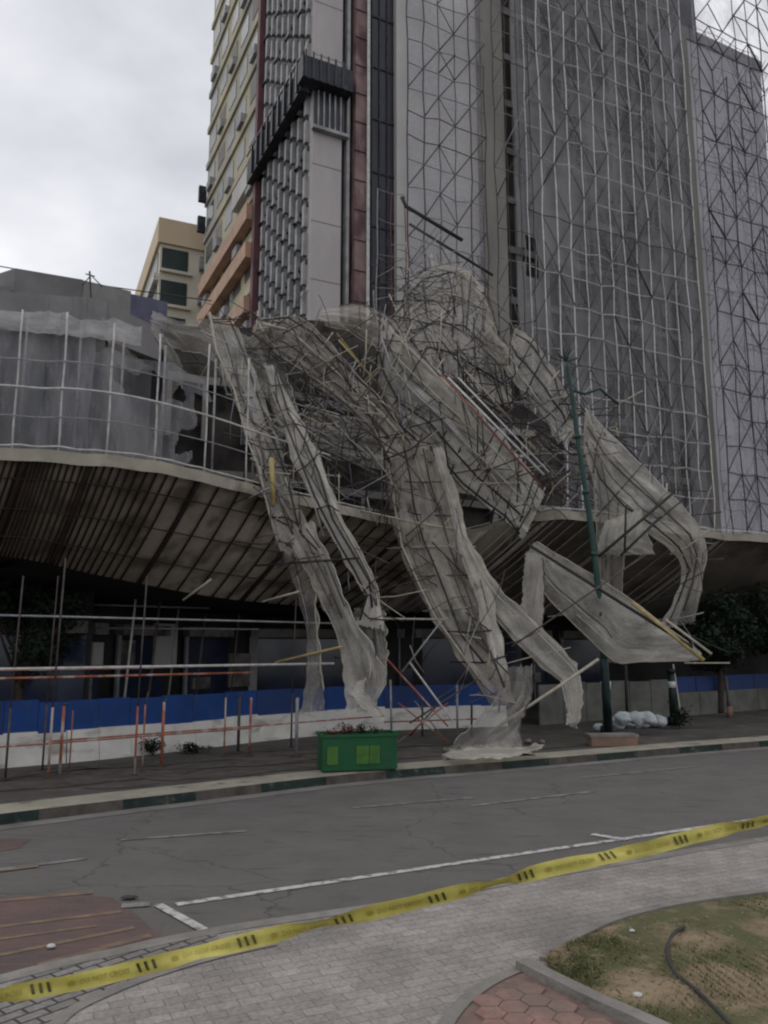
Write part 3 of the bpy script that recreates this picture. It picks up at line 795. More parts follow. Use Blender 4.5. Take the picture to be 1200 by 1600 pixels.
scaffold('pale pole scaffold over the dark middle of the tower', S['slot'] + .2, S['main'] - .3, -1.3, zc, 52, 1.0, 1.75, 'steel_bright', 'steel_pale', 'steel_dark', .033, .032, '/ \\/', kk=2, drop=.0)
scaffold('dark zigzag scaffold against the light grey wing', S['main'] + .3, S['light'] + .9, -2.0, zc, 55, 1.25, 1.75, 'steel_black', 'steel_dark', 'steel_black', .038, .038, '/\\//\\/ ', kk=3)
scaffold('open scaffold rising against the sky beyond the light wing', S['light'] + 1.3, S['light'] + 8, -1.2, zc, 58, 1.3, 1.75, 'steel_galv', 'steel_galv', 'steel_dark', .05, .042, '/\\', kk=4)
scaffold('slim pole scaffold in front of the pilaster and dark slot', S['wall'] + .1, S['slot'] + .3, -1.6, zc, 52, .9, 1.75, 'steel_dark', 'steel_galv', 'steel_dark', .03, .022, '/  ', kk=5)
scaffold('sparse scaffold in front of the dark glass bay', S['pink1'] + .1, S['glass'] - .1, -1.2, zc, 26, 1.1, 1.75, 'steel_red', 'steel_galv', 'steel_dark', .028, .02, '  /', kk=6)

scaffold('fine inner lattice of braced poles behind the middle dust net', S['slot'] + .3, S['main'] - .2, -.75, zc, 52, .8, 1.2, 'steel_pale', 'steel_pale', 'steel_dark', .022, .02, '/ \\ ', kk=7)
scaffold('inner braced scaffold layer close to the light wing', S['main'] + .6, S['light'] + .6, -1.25, zc, zL, .8, 1.2, 'steel_dark', 'steel_galv', 'steel_dark', .024, .022, '/ \\', kk=8)
def veil(label, s0, s1, t, z0, z1, m, amp=.18, kk=0, holes=()):
    rows = []; rnd = random.Random(kk)
    ns = max(8, int((s1 - s0) * 2.2)); nzn = max(10, int((z1 - z0) * 1.2))
    mb = MB(); vv = {}
    for j in range(nzn + 1):
        for i in range(ns + 1):
            s = s0 + (s1 - s0) * i / ns; z = z0 + (z1 - z0) * j / nzn
            t_ = t + amp * noise.noise(Vector((s * .7 + kk, z * .35, kk))) - .12 * abs(math.sin(math.pi * (s - s0) / 1.2))
            if j == 0: z += .8 * noise.noise(Vector((s * .9, kk, 3)))
            vv[i, j] = len(mb.v); mb.v.append(T(s, t_, z))
    for j in range(nzn):
        for i in range(ns):
            s = s0 + (s1 - s0) * (i + .5) / ns; z = z0 + (z1 - z0) * (j + .5) / nzn
            if any((s - a) ** 2 / b ** 2 + (z - c) ** 2 / d ** 2 < 1 + .5 * noise.noise(Vector((s, z, kk))) for a, c, b, d in holes): continue
            mb.f.append((vv[i, j], vv[i + 1, j], vv[i + 1, j + 1], vv[i, j + 1]))
    return single(mb, 'safety_net', m, label, 'safety net', 'dust nets on the scaffolds', True)
sh, zh = sx(810, 415)
veil('grey dust net veiling the dark middle of the tower', S['pil'] + .35, S['main'] + .1, -.95, 6.3, 52, M['veil'], kk=11, holes=((sh, zh, .6, 1.4),))
veil('pale thin dust net hung over the light wing scaffold', S['main'] + .4, S['light'] + .8, -1.75, 6.5, 50, M['veil_light'], kk=12)
veil('thin dust net over the pale wall left of the pilaster', S['glass'] + .3, S['wall'] - .3, -.8, 17, 40, M['veil_light'], kk=13)

# ------------------------------------------------------------------ distant beige block
fc = PD(250, 400, 62); fc.z = 0
fa = R(24); fd = Vector((math.cos(fa), math.sin(fa), 0)); fn = Vector((-math.sin(fa), math.cos(fa), 0))
fz = zat(fc, 342)
fb = thing('beige_office_block', 'beige office block with dark windows rising behind the podium', 'building', tuple(fc))
def fbox(mb, s0, s1, t0, t1, z0, z1): return mb.box(fc + fd * s0 + fn * t0 + UP * z0, fd * (s1 - s0), fn * (t1 - t0), UP * (z1 - z0))
m_ = MB(); fbox(m_, 0, 9, 0, 22, 0, fz - 2.2); m_.build('wall', 'far_beige', fb)
m_ = MB(); fbox(m_, -.25, 9.2, -.25, 22.2, fz - 2.2, fz); m_.build('parapet', 'far_orange', fb)
for k, (ya, yb) in enumerate(((386, 420), (436, 474), (492, 530), (545, 585))):
    za_, zb_ = zat(fc, ya), zat(fc, yb)
    m_ = MB(); fbox(m_, .15, 2.3, -.06, -.005, zb_, za_); wo = m_.build('window', 'far_win', fb)
    m_ = MB(); fbox(m_, .0, 2.6, -.35, -.062, zb_ - .25, zb_ - .01); m_.build('sill', 'far_beige', wo)
    m_ = MB(); fbox(m_, 3.2, 4.6, -.6, -.05, zb_ + .4, za_ - .4); m_.build('air_conditioner', 't_fin', fb)
    m_ = MB(); fbox(m_, -.06, -.005, .8, 21, zb_ + .2, za_ - .1); m_.build('window_band', 'far_win', fb)
    m_ = MB(); fbox(m_, -.4, -.005, .2, 21.5, zb_ - .9, zb_ - .3); m_.build('floor_band', 'barrier_white', fb)

# ------------------------------------------------------------------ podium building with its canopy
cp = [((-700, 660), (-860, 800), 4.5), ((-250, 694), (-330, 848), 4.4), ((0, 706), (-60, 865), 4.3), ((100, 711), (42, 874), 4.2), ((250, 727), (160, 900), 4.0),
      ((440, 772), (330, 932), 3.68), ((600, 808), (450, 945), 3.68), ((720, 832), (560, 953), 3.65), ((830, 806), (650, 956), 3.52), ((930, 806), (735, 958), 3.5),
      ((1100, 832), (930, 963), 3.48), ((1200, 840), (1040, 967), 3.45), ((1450, 862), (1300, 975), 3.4), ((1900, 895), (1760, 985), 3.35)]
NU = 157
front = [Vector(p) for p in cr([GZ(a[0], a[1], 6.0) for a, b, z in cp], NU)]
lower = [Vector(p) for p in cr([GZ(b[0], b[1], z) for a, b, z in cp], NU)]
pod = thing('podium_building', 'low podium with a long ribbed flaring canopy wrapped by nets', 'building', (0, 30, 0))
mb = MB(); rows = []
for i in range(NU):
    row = []
    for j in range(9):
        f = j / 8; p = front[i].lerp(lower[i], f); p.z -= .10 * math.sin(math.pi * f) ; row.append(p)
    rows.append(row)
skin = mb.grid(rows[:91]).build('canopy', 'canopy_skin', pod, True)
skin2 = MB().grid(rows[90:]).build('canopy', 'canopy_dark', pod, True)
def cs(i, f, dz=0):
    p = front[i].lerp(lower[i], f); p.z -= .10 * math.sin(math.pi * f) + dz; return p
nr = 0
for i in list(range(12, 50)) + list(range(50, 84, 2)) + list(range(84, NU - 30, 2)):
    if nr >= 98: break
    xx = i / (NU - 1)
    pale = i > 84
    r = .026 if not pale else .026
    if i % 12 == 4: r *= 2.6
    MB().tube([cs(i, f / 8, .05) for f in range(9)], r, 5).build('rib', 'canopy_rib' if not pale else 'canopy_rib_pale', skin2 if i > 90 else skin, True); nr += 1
for f in (.16, .42, .7):
    MB().tube([cs(i, f, .11) for i in range(10, 90, 2)], .015, 5).build('purlin', 'canopy_rib', skin, True)
# rim
a = offs(front, -.06, 0); b = offs(front, .25, 0); mb = MB(); rr = []
for i in range(NU):
    w = .05 * nz(front[i], 1.3)
    rr.append([(a[i].x, a[i].y, 5.82 + w), (a[i].x, a[i].y, 6.06 + w), (b[i].x, b[i].y, 6.1 + w), (b[i].x, b[i].y, 5.95)])
mb.grid(rr).build('canopy_rim', 'canopy_rim', pod)
mb = MB(); t_ = []
for i in range(NU): t_.append(front[i] + Vector((0, -.07, .12 + .03 * nz(front[i], 3))))
mb.tube(t_, .019, 5).build('edge_pipe', 'steel_pale', pod, True)
# canopy roof deck back to the wall, and dark soffit
back = offs(front, 4.2, 6.0)
back2 = offs(lower, 4.5, 0)
mb = MB().grid([[front[i] + Vector((0, 0, .0)) + UP * .02, back[i] + UP * .25] for i in range(NU)]); mb.build('canopy_deck', 'p_parapet', pod)
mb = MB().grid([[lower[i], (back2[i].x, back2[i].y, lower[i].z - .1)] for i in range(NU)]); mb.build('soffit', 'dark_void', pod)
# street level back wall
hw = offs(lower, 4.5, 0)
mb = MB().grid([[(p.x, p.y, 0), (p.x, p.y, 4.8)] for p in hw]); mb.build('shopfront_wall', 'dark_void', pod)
random.seed(21)
for i in range(30, 130, 4):
    p, q = hw[i], hw[i + 2]; d = (q - p).normalized(); n = Vector((d.y, -d.x, 0))
    o = Vector((p.x, p.y, random.choice((1.0, .4, 1.8)))) + n * .12
    MB().box(o, (q - p), n * .08, UP * random.uniform(.2, 1.4)).build('shopfront_panel', random.choice(('shop_panel', 'shop_glass', 't_wall', 'shop_panel')), pod)
for i in range(24, 136, 7):
    p, q = hw[i], hw[i + 5]; d = q - p; n = Vector((d.y, -d.x, 0)).normalized()
    MB().box(Vector((p.x, p.y, .2)) + n * .05, d, n * .06, UP * 2.5).build('shop_window', 'shop_glass', pod)
    MB().box(Vector((p.x, p.y, 2.75)) + n * .05, d, n * .3, UP * .32).build('shop_lintel', 'shop_panel', pod)
    MB().box(Vector((p.x, p.y, .15)) + n * .12, d * .06, n * .08, UP * 2.6).build('shop_mullion', 't_fin', pod)
# street columns
for (x, y, w) in ((276, 1110, .38), (560, 1105, .4), (885, 1098, .4), (1010, 1095, .4), (60, 1120, .36), (-220, 1150, .4)):
    g_ = GZ(x, y, 0); mb = MB(); mb.tube([(g_.x, g_.y, 0), (g_.x, g_.y, 4.6)], w / 2, 14); mb.build('column', 'col_conc', pod, True)
# upper podium wall
def idx0(x):
    f = lambda p: 600 + 1250 * p.x / (p.y * math.cos(PITCH) + (p.z - H) * math.sin(PITCH))
    return min(range(NU), key=lambda i: abs(f(front[i]) - x))
pw = offs(front, 4.0, 0)
# left part only reaches z 11, runs on behind the debris
i1 = idx0(420)
mb = MB().grid([[(pw[i].x, pw[i].y, 5.8), (pw[i].x, pw[i].y, 9.9)] for i in range(0, i1)]); mb.build('upper_wall', 'p_wall', pod)
mb = MB()
for i in range(0, i1 - 1):
    n = (pw[i + 1] - pw[i]).normalized(); n = Vector((n.y, -n.x, 0)) * .25
    o = Vector((pw[i].x, pw[i].y, 9.9)); mb.box(o, n, pw[i + 1] - pw[i], UP * (.9))
mb.build('parapet', 'p_parapet', pod)
for i in range(10, i1 - 6, 5):
    p, q = pw[i], pw[i + 3]; d = q - p; n = Vector((d.y, -d.x, 0)).normalized()
    MB().box(Vector((p.x, p.y, 6.6)) + n * .12, d, n * .06, UP * 2.5).build('window', random.choice(('t_black', 't_window', 't_glass')), pod)
mb = MB()
roof_b = offs(front, 7, 0)
mb.grid([[(pw[i].x, pw[i].y, 9.9), (roof_b[i].x, roof_b[i].y, 9.9)] for i in range(0, i1)]).build('roof', 'p_parapet', pod)
# raised roof box on the left, its stepped end visible against the sky
def slabpx(pts, th_, z0, name, m):
    """upright wall piece: plan points from the photo, each with its own top height"""
    P = [PD(*p) for p in pts]; mb = MB()
    for k in range(len(P) - 1):
        a, b = P[k], P[k + 1]; n = Vector((-(b.y - a.y), b.x - a.x, 0)).normalized() * th_
        mb.hexa([(a.x, a.y, z0), (b.x, b.y, z0), (b.x + n.x, b.y + n.y, z0), (a.x + n.x, a.y + n.y, z0), a, b, b + n, a + n])
    return mb.build(name, m, pod)
slabpx([(-260, 420, 18), (18, 448, 20)], 2, 8.5, 'low_parapet', 'p_parapet')
slabpx([(24, 419, 20.2), (130, 437, 22.2)], 3, 8.5, 'roof_box', 'p_parapet')
slabpx([(131, 438, 22.2), (205, 455, 23.6)], 3, 8.5, 'roof_box', 'veil_wall')
slabpx([(200, 458, 24.2), (262, 472, 25.6)], 2, 8.5, 'roof_fascia', 'roof_blue')
slabpx([(240, 506, 24.8), (300, 512, 26), (345, 520, 27)], 2, 8.5, 'roof_fascia', 't_black')

M['gutted'] = second_noise(mat('gutted', (.075, .068, .06), .95, (.03, .027, .025), .5), (.015, .013, .013), .9, .48, .6, fac=.9)
gt_px = [(262, 506, 24), (320, 512, 24.6), (385, 512, 25), (430, 508, 25.6), (480, 500, 26.5), (560, 504, 28), (612, 520, 28.6), (640, 560, 29), (700, 590, 29.6), (760, 612, 30.5), (830, 640, 31), (880, 690, 31.5)]
slabpx(gt_px, .4, 5.8, 'gutted_wall', 'gutted')
for k in range(len(gt_px) - 1):
    for z in (7.6, 10.6):
        a, b = PD(*gt_px[k]), PD(*gt_px[k + 1])
        if z < min(a.z, b.z) - .3:
            n = Vector(((b.y - a.y), -(b.x - a.x), 0)).normalized() * .35; a.z = b.z = z
            MB().box(a, b - a, n, UP * .25).build('broken_floor_edge', random.choice(('t_slab', 't_olive', 'col_conc')), pod)
            MB().box(a - UP * 1.8, (b - a) * .12, n, UP * 1.79).build('stub_column', 't_olive', pod)

# podium scaffold with nets
ps = thing('podium_scaffold', 'white pole scaffold standing on the left canopy edge', 'scaffold', tuple(front[40]))
sf = offs(front, .22, 6.1)
sf2 = offs(front, 1.3, 6.1)
def near_x(x, path):
    best = min(range(len(path)), key=lambda i: abs(600 + 1250 * path[i].x / (path[i].y * math.cos(PITCH) + (path[i].z - H) * math.sin(PITCH)) - x)); return path[best]
for x, yt in ((-160, 470), (-70, 478), (15, 484), (95, 488), (168, 505), (238, 522), (312, 538), (385, 560)):
    p = near_x(x, sf); z = zat(p, yt)
    pts = [(p.x + .008 * math.sin(k * 1.7 + x), p.y, 6.1 + (z - 6.1) * k / 6) for k in range(7)]
    MB().tube(pts, .02, 6).build('standard', 'steel_pale', ps, True)
    p = near_x(x + 12, sf2); MB().tube([(p.x, p.y, 6.1), (p.x, p.y, z + .3)], .028, 5).build('standard', 'steel_galv', ps, True)
for z_, m_, r_ in ((7.3, 'steel_pale', .023), (6.72, 'steel_galv', .013), (7.85, 'steel_galv', .013)):
    pts = [Vector((sf[i].x, sf[i].y - .05, z_ + .0015 * i + .02 * math.sin(i * .37))) for i in range(6, 72, 6)]
    MB().tube(cr(pts, 40), r_, 5).build('ledger', m_, ps, True)
# podium dust nets: (u range, z range)
def podnet(label, i0, i1, z0, z1, off, m, kk, hole=None):
    path = offs(front, off, 0); mb = MB(); vv = {}; n = (i1 - i0) * 6; nzn = 48
    for k in range(n + 1):
        u = i0 + k / 6; i = int(u); f = u - i; p = path[i].lerp(path[min(i + 1, NU - 1)], f)
        for j in range(nzn + 1):
            z = z0 + (z1 - z0) * j / nzn + (.14 * noise.noise(Vector((u * .25, j * .1, kk))) * max(0, j - nzn * .7) / (nzn * .3))
            w = .12 * noise.noise(Vector((u * .5, z * 1.2, kk))) + .10 * abs(math.sin(u * .75)) * (z - z0) / (z1 - z0)
            vv[k, j] = len(mb.v); mb.v.append(Vector((p.x, p.y + w, z)))
    for k in range(n):
        for j in range(nzn):
            hu = i0 + k / 6 + 1.6 * noise.noise(Vector((k * .09, j * .09, kk))); hz = z0 + (z1 - z0) * j / nzn + .25 * noise.noise(Vector((k * .07, j * .07, 9)))
            if hole and hole(hu, hz): continue
            mb.f.append((vv[k, j], vv[k + 1, j], vv[k + 1, j + 1], vv[k, j + 1]))
    return single(mb, 'safety_net', m, label, 'safety net', 'dust nets on the scaffolds', True)
def idx(x): 
    p = near_x(x, front); return min(range(NU), key=lambda i: (front[i] - p).length)
iL = idx(-200); iA = idx(130); iB = idx(225); iC = idx(372)
podnet('grey dust net stretched over the far left podium scaffold', iL, iA, 6.1, 8.7, .45, M['veil_podium'], 1)
podnet('grey dust net torn open beside a dark hole on the podium', iA, iC, 6.1, 8.35, .5, M['veil_podium'], 2,
       hole=lambda u, z: ((u - iB - 1) / (1.5 + (iC - iB) * .3)) ** 2 + ((z - 7.75) / .3) ** 2 < 1 or (u > iC - 5 + (z - 6) * 1.2))
podnet('folded pale net band along the podium scaffold top', iL, iB, 8.5, 8.95, .3, M['veil_band'], 3)

# rooftop bits
an = thing('rooftop_antenna', 'thin forked antenna poking above the left parapet', 'antenna', tuple(PD(142, 455, 22)))
b0 = PD(142, 465, 22); MB().tube([b0, PD(140, 424, 22)], .03, 5).build('mast', 'steel_dark', an)
MB().tube([PD(128, 447, 22), PD(142, 430, 22), PD(160, 448, 22)], .02, 5).build('fork', 'steel_dark', an)
MB().tube([PD(134, 428, 22), PD(148, 432, 22)], .02, 5).build('cross_arm', 'steel_dark', an)
single(MB().tube(cr([tuple(PD(x, y, 24)) for x, y in ((-200, 385), (0, 416), (120, 440), (330, 470))], 20), .02, 4), 'overhead_wire', 'steel_black', 'thin dark wire sagging in front of the left sky', 'wire')

# ------------------------------------------------------------------ torn nets draped over the canopy
def net_strip(label, L_, R_, m, N=90, Mx=26, amp=.22, folds=2.5, kk=0, ragged=.05, name='torn_net', group='torn nets hanging from the collapsed scaffold', curl=.06):
    Lp = cr([tuple(PD(*p)) for p in L_], N); Rp = cr([tuple(PD(*p)) for p in R_], N)
    rnd = random.Random(kk * 13 + 5); K = max(3, int(round(folds * 2.4)))
    cuts = sorted([0, 1] + [min(.95, max(.05, (k + rnd.uniform(.2, .8)) / K)) for k in range(K)]); hts = [rnd.uniform(-1, 1) * (1 if k % 2 else -1) * .5 + (.6 if k % 2 else -.6) for k in range(len(cuts))]
    rows = []; uv = []; run = 0; prev = None
    for i in range(N):
        a, b = Vector(Lp[i]), Vector(Rp[i]); row = []; u = i / (N - 1); ww = (b - a).length
        mid = (a + b) / 2; run += (mid - prev).length if prev is not None else 0; prev = mid
        am = .42 * min(amp, ww * .3) * (.55 + .6 * abs(noise.noise(Vector((u * 4, kk, 1.5)))) * 2)
        for j in range(Mx + 1):
            v = j / Mx
            w = min(1, max(0, v + .22 * noise.noise(Vector((u * 3.2, v * 1.5, kk))) * math.sin(math.pi * v)))
            q = 0
            while q < len(cuts) - 2 and cuts[q + 1] < w: q += 1
            f = (w - cuts[q]) / max(1e-4, cuts[q + 1] - cuts[q]); f = f * f * (3 - 2 * f) * .5 + f * .5
            fo = am * (hts[q] + (hts[q + 1] - hts[q]) * f)
            fo += am * (.55 * noise.noise(Vector((u * 6, v * 3, kk * 3.1))) + .15 * abs(noise.noise(Vector((u * 25, v * 9, kk)))))
            p = a.lerp(b, v) + Vector((.06 * fo, -fo, .05 * fo)); p.y -= curl * ww * math.sin(math.pi * v)
            if j in (0, Mx):
                p += Vector((noise.noise(Vector((u * 14, kk, j))), 0, noise.noise(Vector((u * 12, 5 + kk, j))))) * ragged * 1.6
            row.append(p); uv.append((run, v * ww))
        rows.append(row)
    # frayed ends: the last and first rows are pulled unevenly
    for e, q in ((0, 1), (N - 1, N - 2)):
        d = (rows[e][Mx // 2] - rows[q][Mx // 2])
        for j in range(Mx + 1): rows[e][j] = rows[e][j] + d * (3.5 * noise.noise(Vector((j * .9, kk, e))))
    mb = MB().grid(rows); mb.uv = uv
    o = single(mb, name, m, label, 'safety net', group, False)
    base = o.location
    for j in (0, Mx):
        if rnd.random() < .75:
            i0, i1_ = int(rnd.uniform(0, .15) * N), int(rnd.uniform(.75, 1) * (N - 1))
            c_ = MB().tube([rows[i][j] - base for i in range(i0, i1_, 2)], rnd.choice((.010, .014, .018)), 4).build('edge_cord', rnd.choice(('steel_pale', 'timber', 'timber', 'steel_dark')), None, True); c_.parent = o
    for q in range(3 if (N > 60 and not name.startswith('x')) else 0):
        j = rnd.randint(2, Mx - 2); i0 = rnd.randint(0, N // 2); i1_ = min(N - 1, i0 + rnd.randint(N // 4, N // 2))
        c_ = MB().tube([rows[i][max(1, min(Mx - 1, j + int(2 * noise.noise(Vector((i * .05, q, kk))))))] - base + Vector((0, -.03, 0)) for i in range(i0, i1_, 3)], .011, 4).build('seam_cord', rnd.choice(('steel_pale', 'steel_dark', 'steel_black')), None, True); c_.parent = o
    return o, rows
def lattice(label, rows, kk, nv=3, nu=10, mats=('steel_dark', 'steel_black', 'steel_dark', 'steel_black', 'timber', 'steel_galv', 'steel_dark', 'timber'), r=.028, off=-.16, br=26, spl=18, keep=.9, name='collapsed_scaffold'):
    rnd = random.Random(kk); N = len(rows); Mx = len(rows[0]) - 1
    c = rows[N // 2][Mx // 2]; base = Vector((c.x, c.y, min(p.z for q in rows for p in q)))
    th = thing(name, label, 'scaffold', tuple(base), 'collapsed scaffold sheets over the canopy')
    def at(u, v):
        a = rows[int(max(0, min(N - 1, u * (N - 1))))]; f = max(0, min(Mx - 1e-3, v * Mx)); j = int(f)
        return a[j].lerp(a[j + 1], f - j)
    jit = lambda k=.07: Vector((rnd.uniform(-k, k), rnd.uniform(-k, k), rnd.uniform(-k, k)))
    for i in range(nv):
        v = (i + .12 + .2 * rnd.random()) / nv * 1.05; u0 = rnd.uniform(0, .12); u1 = rnd.uniform(.82, 1)
        pts = [at(u0 + (u1 - u0) * k / 7, v) + Vector((0, off, 0)) + jit() for k in range(8)]
        MB().tube(pts, r * 1.15, 5).build('standard', rnd.choice(mats), th, True)
    for i in range(nu):
        if rnd.random() > keep: continue
        u = (i + .5) / nu + rnd.uniform(-.02, .02)
        a, b = at(u, -.1), at(min(1, u + rnd.uniform(-.03, .03)), 1.0)
        e = (b - a) * rnd.uniform(0.02, .25); MB().tube([a - e + jit(.12) + Vector((0, off, 0)), a.lerp(b, .5) + jit(.1) + Vector((0, off * 1.2, 0)), b + e + jit(.12) + Vector((0, off, 0))], r * .85, 5).build('ledger', rnd.choice(mats), th, True)
    for i in range(br):
        u, v = rnd.random(), rnd.random(); du = rnd.uniform(.05, .16) * rnd.choice((-1, 1)); a, b = at(u, v), at(max(0, min(1, u + du)), max(0, min(1, v + rnd.choice((-.5, .5)))))
        MB().tube([a + Vector((0, off * 1.3, 0)) + jit(.15), b + Vector((0, off * 1.3, 0)) + jit(.15)], r * .7, 4).build('brace', rnd.choice(mats), th, True)
    for i in range(spl * 2):
        a = at(rnd.random(), rnd.random()) + jit(.3) + Vector((0, off, 0)); d = Vector((rnd.uniform(-1, 1), rnd.uniform(-.4, .2), rnd.uniform(-1, 1))).normalized() * rnd.uniform(.5, 1.6)
        mid = a + d * .5 + jit(.15)
        MB().tube(cr([tuple(a), tuple(mid), tuple(a + d)], 5), r * .45, 4).build('bent_rod', rnd.choice(mats), th, True)
    return th

o, r1 = net_strip('long torn net falling from the podium corner over the canopy edge',
    [(322, 488, 22.5), (345, 570, 21), (384, 672, 19.5), (404, 745, 18.3), (420, 800, 17.9), (437, 860, 17.7)],
    [(372, 512, 22.3), (402, 592, 20.8), (432, 680, 19.2), (455, 755, 18.1), (482, 825, 17.7), (506, 890, 17.5)], M['net'], kk=1)
lattice('dark poles tangled in the leftmost torn net', r1, 101, nv=3, nu=12, br=22, spl=12, r=.023)
net_strip('narrow net tail hanging in front of the blue hoarding',
    [(428, 825, 17.7), (455, 900, 17.5), (478, 980, 17.3), (478, 1060, 17.2), (468, 1118, 17.1)],
    [(490, 820, 17.6), (492, 900, 17.4), (497, 980, 17.2), (503, 1060, 17.1), (508, 1108, 17.0)], M['net_thin'], kk=2, amp=.15)
o, r2 = net_strip('wide net tail sweeping down behind the green planter',
    [(448, 830, 17.5), (484, 905, 17.3), (524, 985, 17.1), (538, 1060, 16.9), (540, 1120, 16.7)],
    [(486, 815, 17.4), (520, 885, 17.2), (552, 965, 17.0), (603, 1050, 16.8), (582, 1105, 16.6)], M['net'], kk=3, amp=.2)
o, r3 = net_strip('pale narrow net ribbon slanting beside the long torn net',
    [(412, 570, 20.6), (440, 655, 19.4), (458, 720, 18.3), (498, 800, 17.6), (540, 880, 17.3), (572, 935, 17.2), (552, 975, 17.1)],
    [(428, 572, 20.4), (468, 655, 19.2), (500, 715, 18.1), (530, 800, 17.4), (568, 870, 17.1), (590, 925, 17.0), (602, 985, 16.9)], M['net_pale'], kk=4, amp=.14, folds=1.3)
lattice('thin rods caught along the pale net ribbon', r3, 104, nv=2, nu=7, br=8, spl=10, r=.022)
net_strip('net skirt closing round the lower end of the pale ribbon',
    [(552, 950, 17.3), (556, 1000, 17.1), (566, 1060, 16.8), (556, 1112, 16.6)],
    [(598, 948, 17.2), (604, 1000, 16.9), (600, 1060, 16.7), (580, 1118, 16.5)], M['net_thin'], kk=5, amp=.12)
net_strip('white twisted end of netting just above the planter shrubs',
    [(558, 1065, 16.3), (548, 1085, 16.2), (566, 1105, 16.1), (590, 1128, 16.0)],
    [(570, 1062, 16.3), (568, 1082, 16.2), (588, 1102, 16.1), (602, 1124, 16.0)], M['net_pale'], N=30, Mx=6, kk=6, amp=.06)
o, r4 = net_strip('humped torn net on the canopy below the grey tower panel',
    [(392, 522, 23.5), (436, 562, 23), (490, 598, 22.5), (548, 645, 22.2), (592, 690, 22.0), (612, 730, 22)],
    [(402, 500, 24), (468, 498, 23.6), (520, 545, 23.2), (570, 600, 22.8), (622, 652, 22.4), (672, 700, 22.2)], M['net_warm'], kk=7, amp=.3)
lattice('brown poles lying over the humped net', r4, 107, nv=4, nu=12, br=34, spl=30)
net_strip('loose net swag between the long net and the humped net',
    [(372, 520, 23.8), (400, 590, 22.6), (425, 640, 21.8), (450, 690, 20.8)],
    [(436, 540, 23.8), (452, 600, 22.8), (468, 650, 22), (478, 700, 21)], M['net_thin'], kk=8, amp=.3)
o, r5 = net_strip('broad torn net hanging down the middle over the canopy edge',
    [(596, 680, 22.2), (606, 760, 22), (622, 850, 21.5), (662, 940, 20.5), (712, 1020, 19.5), (770, 1105, 18.8)],
    [(668, 690, 22.2), (696, 770, 22), (722, 850, 21.4), (750, 935, 20.3), (778, 1015, 19.3), (806, 1095, 18.6)], M['net_warm'], kk=9, amp=.26, folds=1.8)
lattice('poles trapped under the middle hanging net', r5, 109, nv=3, nu=9, br=14, spl=14, r=.024)
net_strip('pale folded border along the right of the middle hanging net',
    [(676, 700, 21.6), (700, 780, 21.4), (716, 846, 21), (738, 910, 20.3), (758, 990, 19.5), (776, 1060, 19)],
    [(690, 698, 21.6), (716, 776, 21.4), (732, 840, 21), (762, 905, 20.2), (782, 990, 19.3), (796, 1062, 18.8)], M['net_pale'], kk=10, amp=.1, folds=1.1, Mx=8)
o, r6 = net_strip('pale net sash curving from the canopy edge to the right',
    [(712, 842, 20.8), (742, 920, 20.2), (790, 985, 19.8), (845, 1040, 19.4), (886, 1078, 19.2), (884, 1132, 19.1)],
    [(730, 838, 20.7), (775, 912, 20), (832, 968, 19.6), (886, 1022, 19.2), (908, 1060, 19), (906, 1128, 18.9)], M['net_pale'], kk=11, amp=.14, folds=1.4)
net_strip('net tail between the middle net and the kerb rubble',
    [(792, 1042, 18.9), (778, 1090, 18.6), (736, 1135, 18.0), (694, 1174, 17.4)],
    [(832, 1040, 18.7), (828, 1092, 18.4), (812, 1132, 18.0), (818, 1172, 17.5)], M['net_thin'], N=40, kk=12, amp=.14)
o, r7 = net_strip('wide diagonal net sheet in the centre above the canopy',
    [(590, 560, 24), (600, 640, 23.6), (662, 692, 23), (722, 760, 22.6), (784, 808, 22), (818, 842, 21.2)],
    [(598, 500, 24.2), (650, 545, 23.8), (712, 605, 23.2), (765, 660, 22.6), (815, 715, 22), (852, 770, 21.2)], M['net'], kk=13, amp=.34, folds=2.2)
lattice('dark ladder of poles along the central net sheet', r7, 113, nv=5, nu=14, br=34, spl=30)
net_strip('crumpled grey net crest under the dark glass bay',
    [(498, 500, 25), (520, 512, 25), (560, 520, 24.8), (600, 560, 24.4), (606, 640, 23.8)],
    [(505, 484, 25.2), (556, 476, 25.2), (600, 492, 25), (630, 530, 24.6), (618, 640, 23.8)], M['net_warm'], kk=14, amp=.3)
o, r8 = net_strip('high humped net heap against the tower foot',
    [(606, 505, 26), (640, 452, 26.5), (682, 424, 26.8), (724, 424, 26.8), (756, 458, 26.4)],
    [(640, 585, 25), (668, 570, 25), (710, 590, 25), (760, 620, 24.8), (800, 640, 24.6)], M['net_warm'], kk=15, amp=.45, folds=1.6, Mx=26)
lattice('splayed poles poking out of the high net heap', r8, 115, nv=4, nu=12, br=34, spl=40)
net_strip('pale crown fold on top of the high net heap',
    [(646, 450, 26), (680, 424, 26.2), (716, 428, 26.2), (750, 462, 26)],
    [(652, 434, 26.2), (690, 414, 26.4), (724, 418, 26.4), (757, 452, 26.2)], M['net_pale'], N=40, Mx=8, kk=16, amp=.12)
net_strip('net slope running down right of the high heap',
    [(738, 520, 25), (776, 560, 24.6), (812, 606, 24.2), (850, 650, 23.6), (872, 694, 23)],
    [(760, 500, 25), (798, 548, 24.6), (838, 598, 24.2), (872, 640, 23.6), (896, 668, 23)], M['net_warm'], kk=17, amp=.26)
o, r9 = net_strip('pointed net flap standing left of the green post',
    [(792, 560, 24), (806, 598, 23.6), (838, 632, 23.2), (868, 672, 22.8), (885, 700, 22.4)],
    [(802, 514, 24), (838, 538, 23.6), (868, 585, 23.2), (890, 630, 22.8), (900, 670, 22.4)], M['net'], kk=18, amp=.25)
